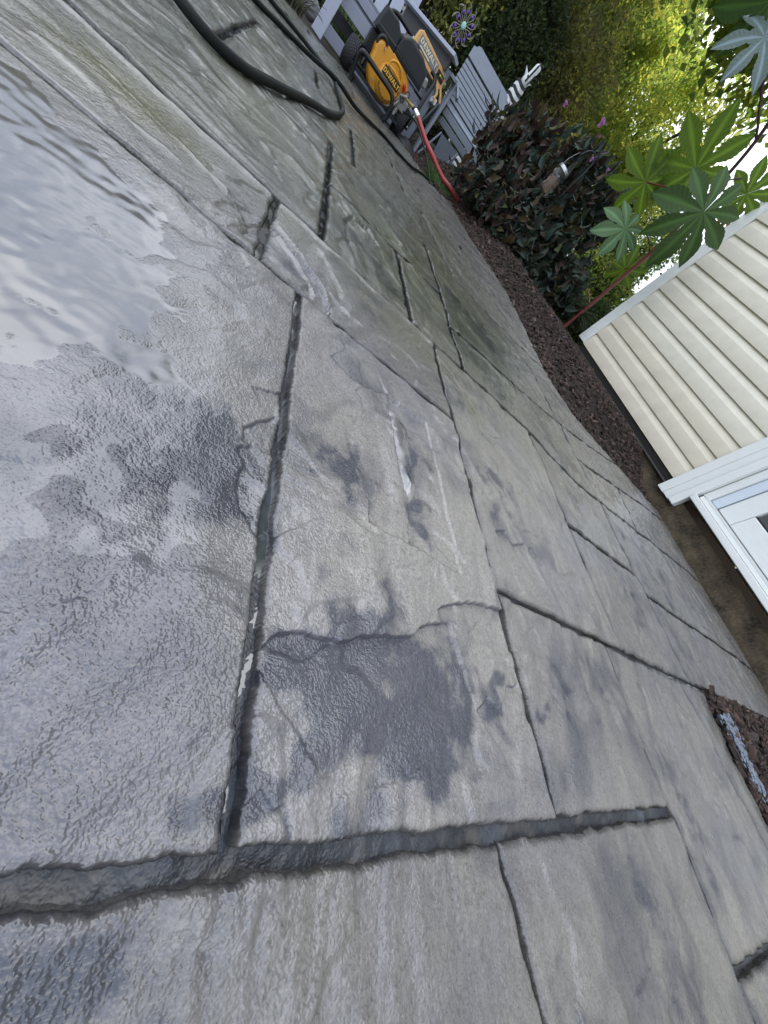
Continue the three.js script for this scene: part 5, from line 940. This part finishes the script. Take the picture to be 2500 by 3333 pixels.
for (const [x, zz, rx, sd, lab, cols] of [[3.6, -5.5, 0.7, 45, 'low dark shrub directly behind the purple green bush', gDark.concat(gMid)], [4.6, -5.6, 0.7, 46, 'low shrub seen under the star leaves by the house', gMid.concat(gLime)], [4.2, -4.5, 0.5, 47, 'low green shrub tucked behind the house corner post', gMid], [0.9, -6.9, 0.55, 41, 'low broad leaved shrub behind the armchair planks', gMid], [1.75, -6.9, 0.5, 42, 'low olive shrub behind the deck chair arm', gOlive.concat(gMid)], [2.5, -6.7, 0.5, 43, 'low dark shrub between the striped ornament and bush', gDark.concat(gMid)], [0.15, -6.6, 0.5, 44, 'low shrub at the left behind the armchair leg', gMid.concat(gLime)]]) tree('leafy_shrub', lab, 'shrub', 'low shrubs round the garden', { x, z: zz, cy: 0.42, rx, ry: 0.42, rz: 0.35, n: 800, lumps: 12, size: 0.8, cols, seed: sd, shrub: true });
const gSun = [[0.42, 0.45, 0.08], [0.48, 0.48, 0.09], [0.30, 0.40, 0.07], [0.22, 0.31, 0.06]];
tree('garden_tree', 'bright yellow green feathery tree in full sun at right', 'tree', 'garden trees beyond the lawn', { x: 7.7, z: -12.8, cy: 4.0, rx: 2.2, ry: 2.2, rz: 1.6, n: 3400, lumps: 26, sprig: 'big', size: 0.95, cols: gSun, seed: 11, stretch: 1.2, solid: 0.5, lump: 1.2 });
tree('garden_tree', 'light green tree left of the bright feathery tree', 'tree', 'garden trees beyond the lawn', { x: 4.9, z: -12.4, cy: 3.6, rx: 1.9, ry: 2.8, rz: 1.5, n: 4200, lumps: 28, sprig: 'big', size: 0.9, cols: gLime.concat([[0.34, 0.32, 0.05]]), seed: 12, stretch: 1.3, droop: 0.4, solid: 0.5, lump: 1.2 });
tree('garden_tree', 'tall airy tree behind the bright one with sky between its branches', 'tree', 'garden trees beyond the lawn', { x: 7.2, z: -16.5, cy: 6.0, rx: 3.2, ry: 3.0, rz: 1.8, n: 3600, lumps: 40, sprig: 'big', size: 1.2, cols: gLime.concat(gSun), seed: 18, stretch: 1.2, solid: 0.5, lump: 0.9 });
tree('garden_tree', 'soft green tree standing low beside the house corner', 'tree', 'garden trees beyond the lawn', { x: 10.4, z: -13.0, cy: 2.5, rx: 2.1, ry: 2.2, rz: 1.6, n: 3600, lumps: 26, sprig: 'big', size: 1.0, cols: gMid.concat(gLime), seed: 13, solid: 0.5, lump: 1.2 });
tree('garden_tree', 'olive tree mass filling the gap above the evergreens', 'tree', 'garden trees beyond the lawn', { x: 2.6, z: -12.5, cy: 3.2, rx: 1.9, ry: 2.7, rz: 1.4, n: 3600, lumps: 26, sprig: 'big', size: 1.1, cols: gOlive.concat(gMid, gLime), seed: 14, solid: 0.5 });
tree('garden_tree', 'dark tree beyond the far left end of the patio', 'tree', 'garden trees beyond the lawn', { x: -0.8, z: -12.0, trans: 0, cy: 2.9, rx: 2.4, ry: 2.9, rz: 1.9, n: 2600, lumps: 28, sprig: 'big', size: 1.6, cols: gMid.concat(gDark), seed: 15, solid: 0.5 });
tree('garden_tree', 'broad dark tree further left beyond the patio', 'tree', 'garden trees beyond the lawn', { x: -6.2, z: -11.2, trans: 0, cy: 2.9, rx: 2.4, ry: 2.9, rz: 2.0, n: 2600, lumps: 28, sprig: 'big', size: 1.6, cols: gMid.concat(gDark), seed: 16, solid: 0.5 });
tree('garden_tree', 'outermost dark tree at the left end of the garden', 'tree', 'garden trees beyond the lawn', { x: -9.8, z: -9.2, trans: 0, cy: 2.7, rx: 2.4, ry: 2.6, rz: 2.2, n: 2400, lumps: 26, sprig: 'big', size: 1.6, cols: gMid.concat(gOlive), seed: 17, solid: 0.5 });
tree('garden_tree', 'dark rounded tree between the two other left hand trees', 'tree', 'garden trees beyond the lawn', { x: -3.5, z: -12.4, trans: 0, cy: 3.5, rx: 2.4, ry: 3.1, rz: 2.0, n: 2600, lumps: 28, sprig: 'big', size: 1.6, cols: gMid.concat(gDark), seed: 19, solid: 0.5 });
scene.traverse((o) => { if (o.isMesh) { o.castShadow = true; o.receiveShadow = true; } });
renderer.render(scene, camera);
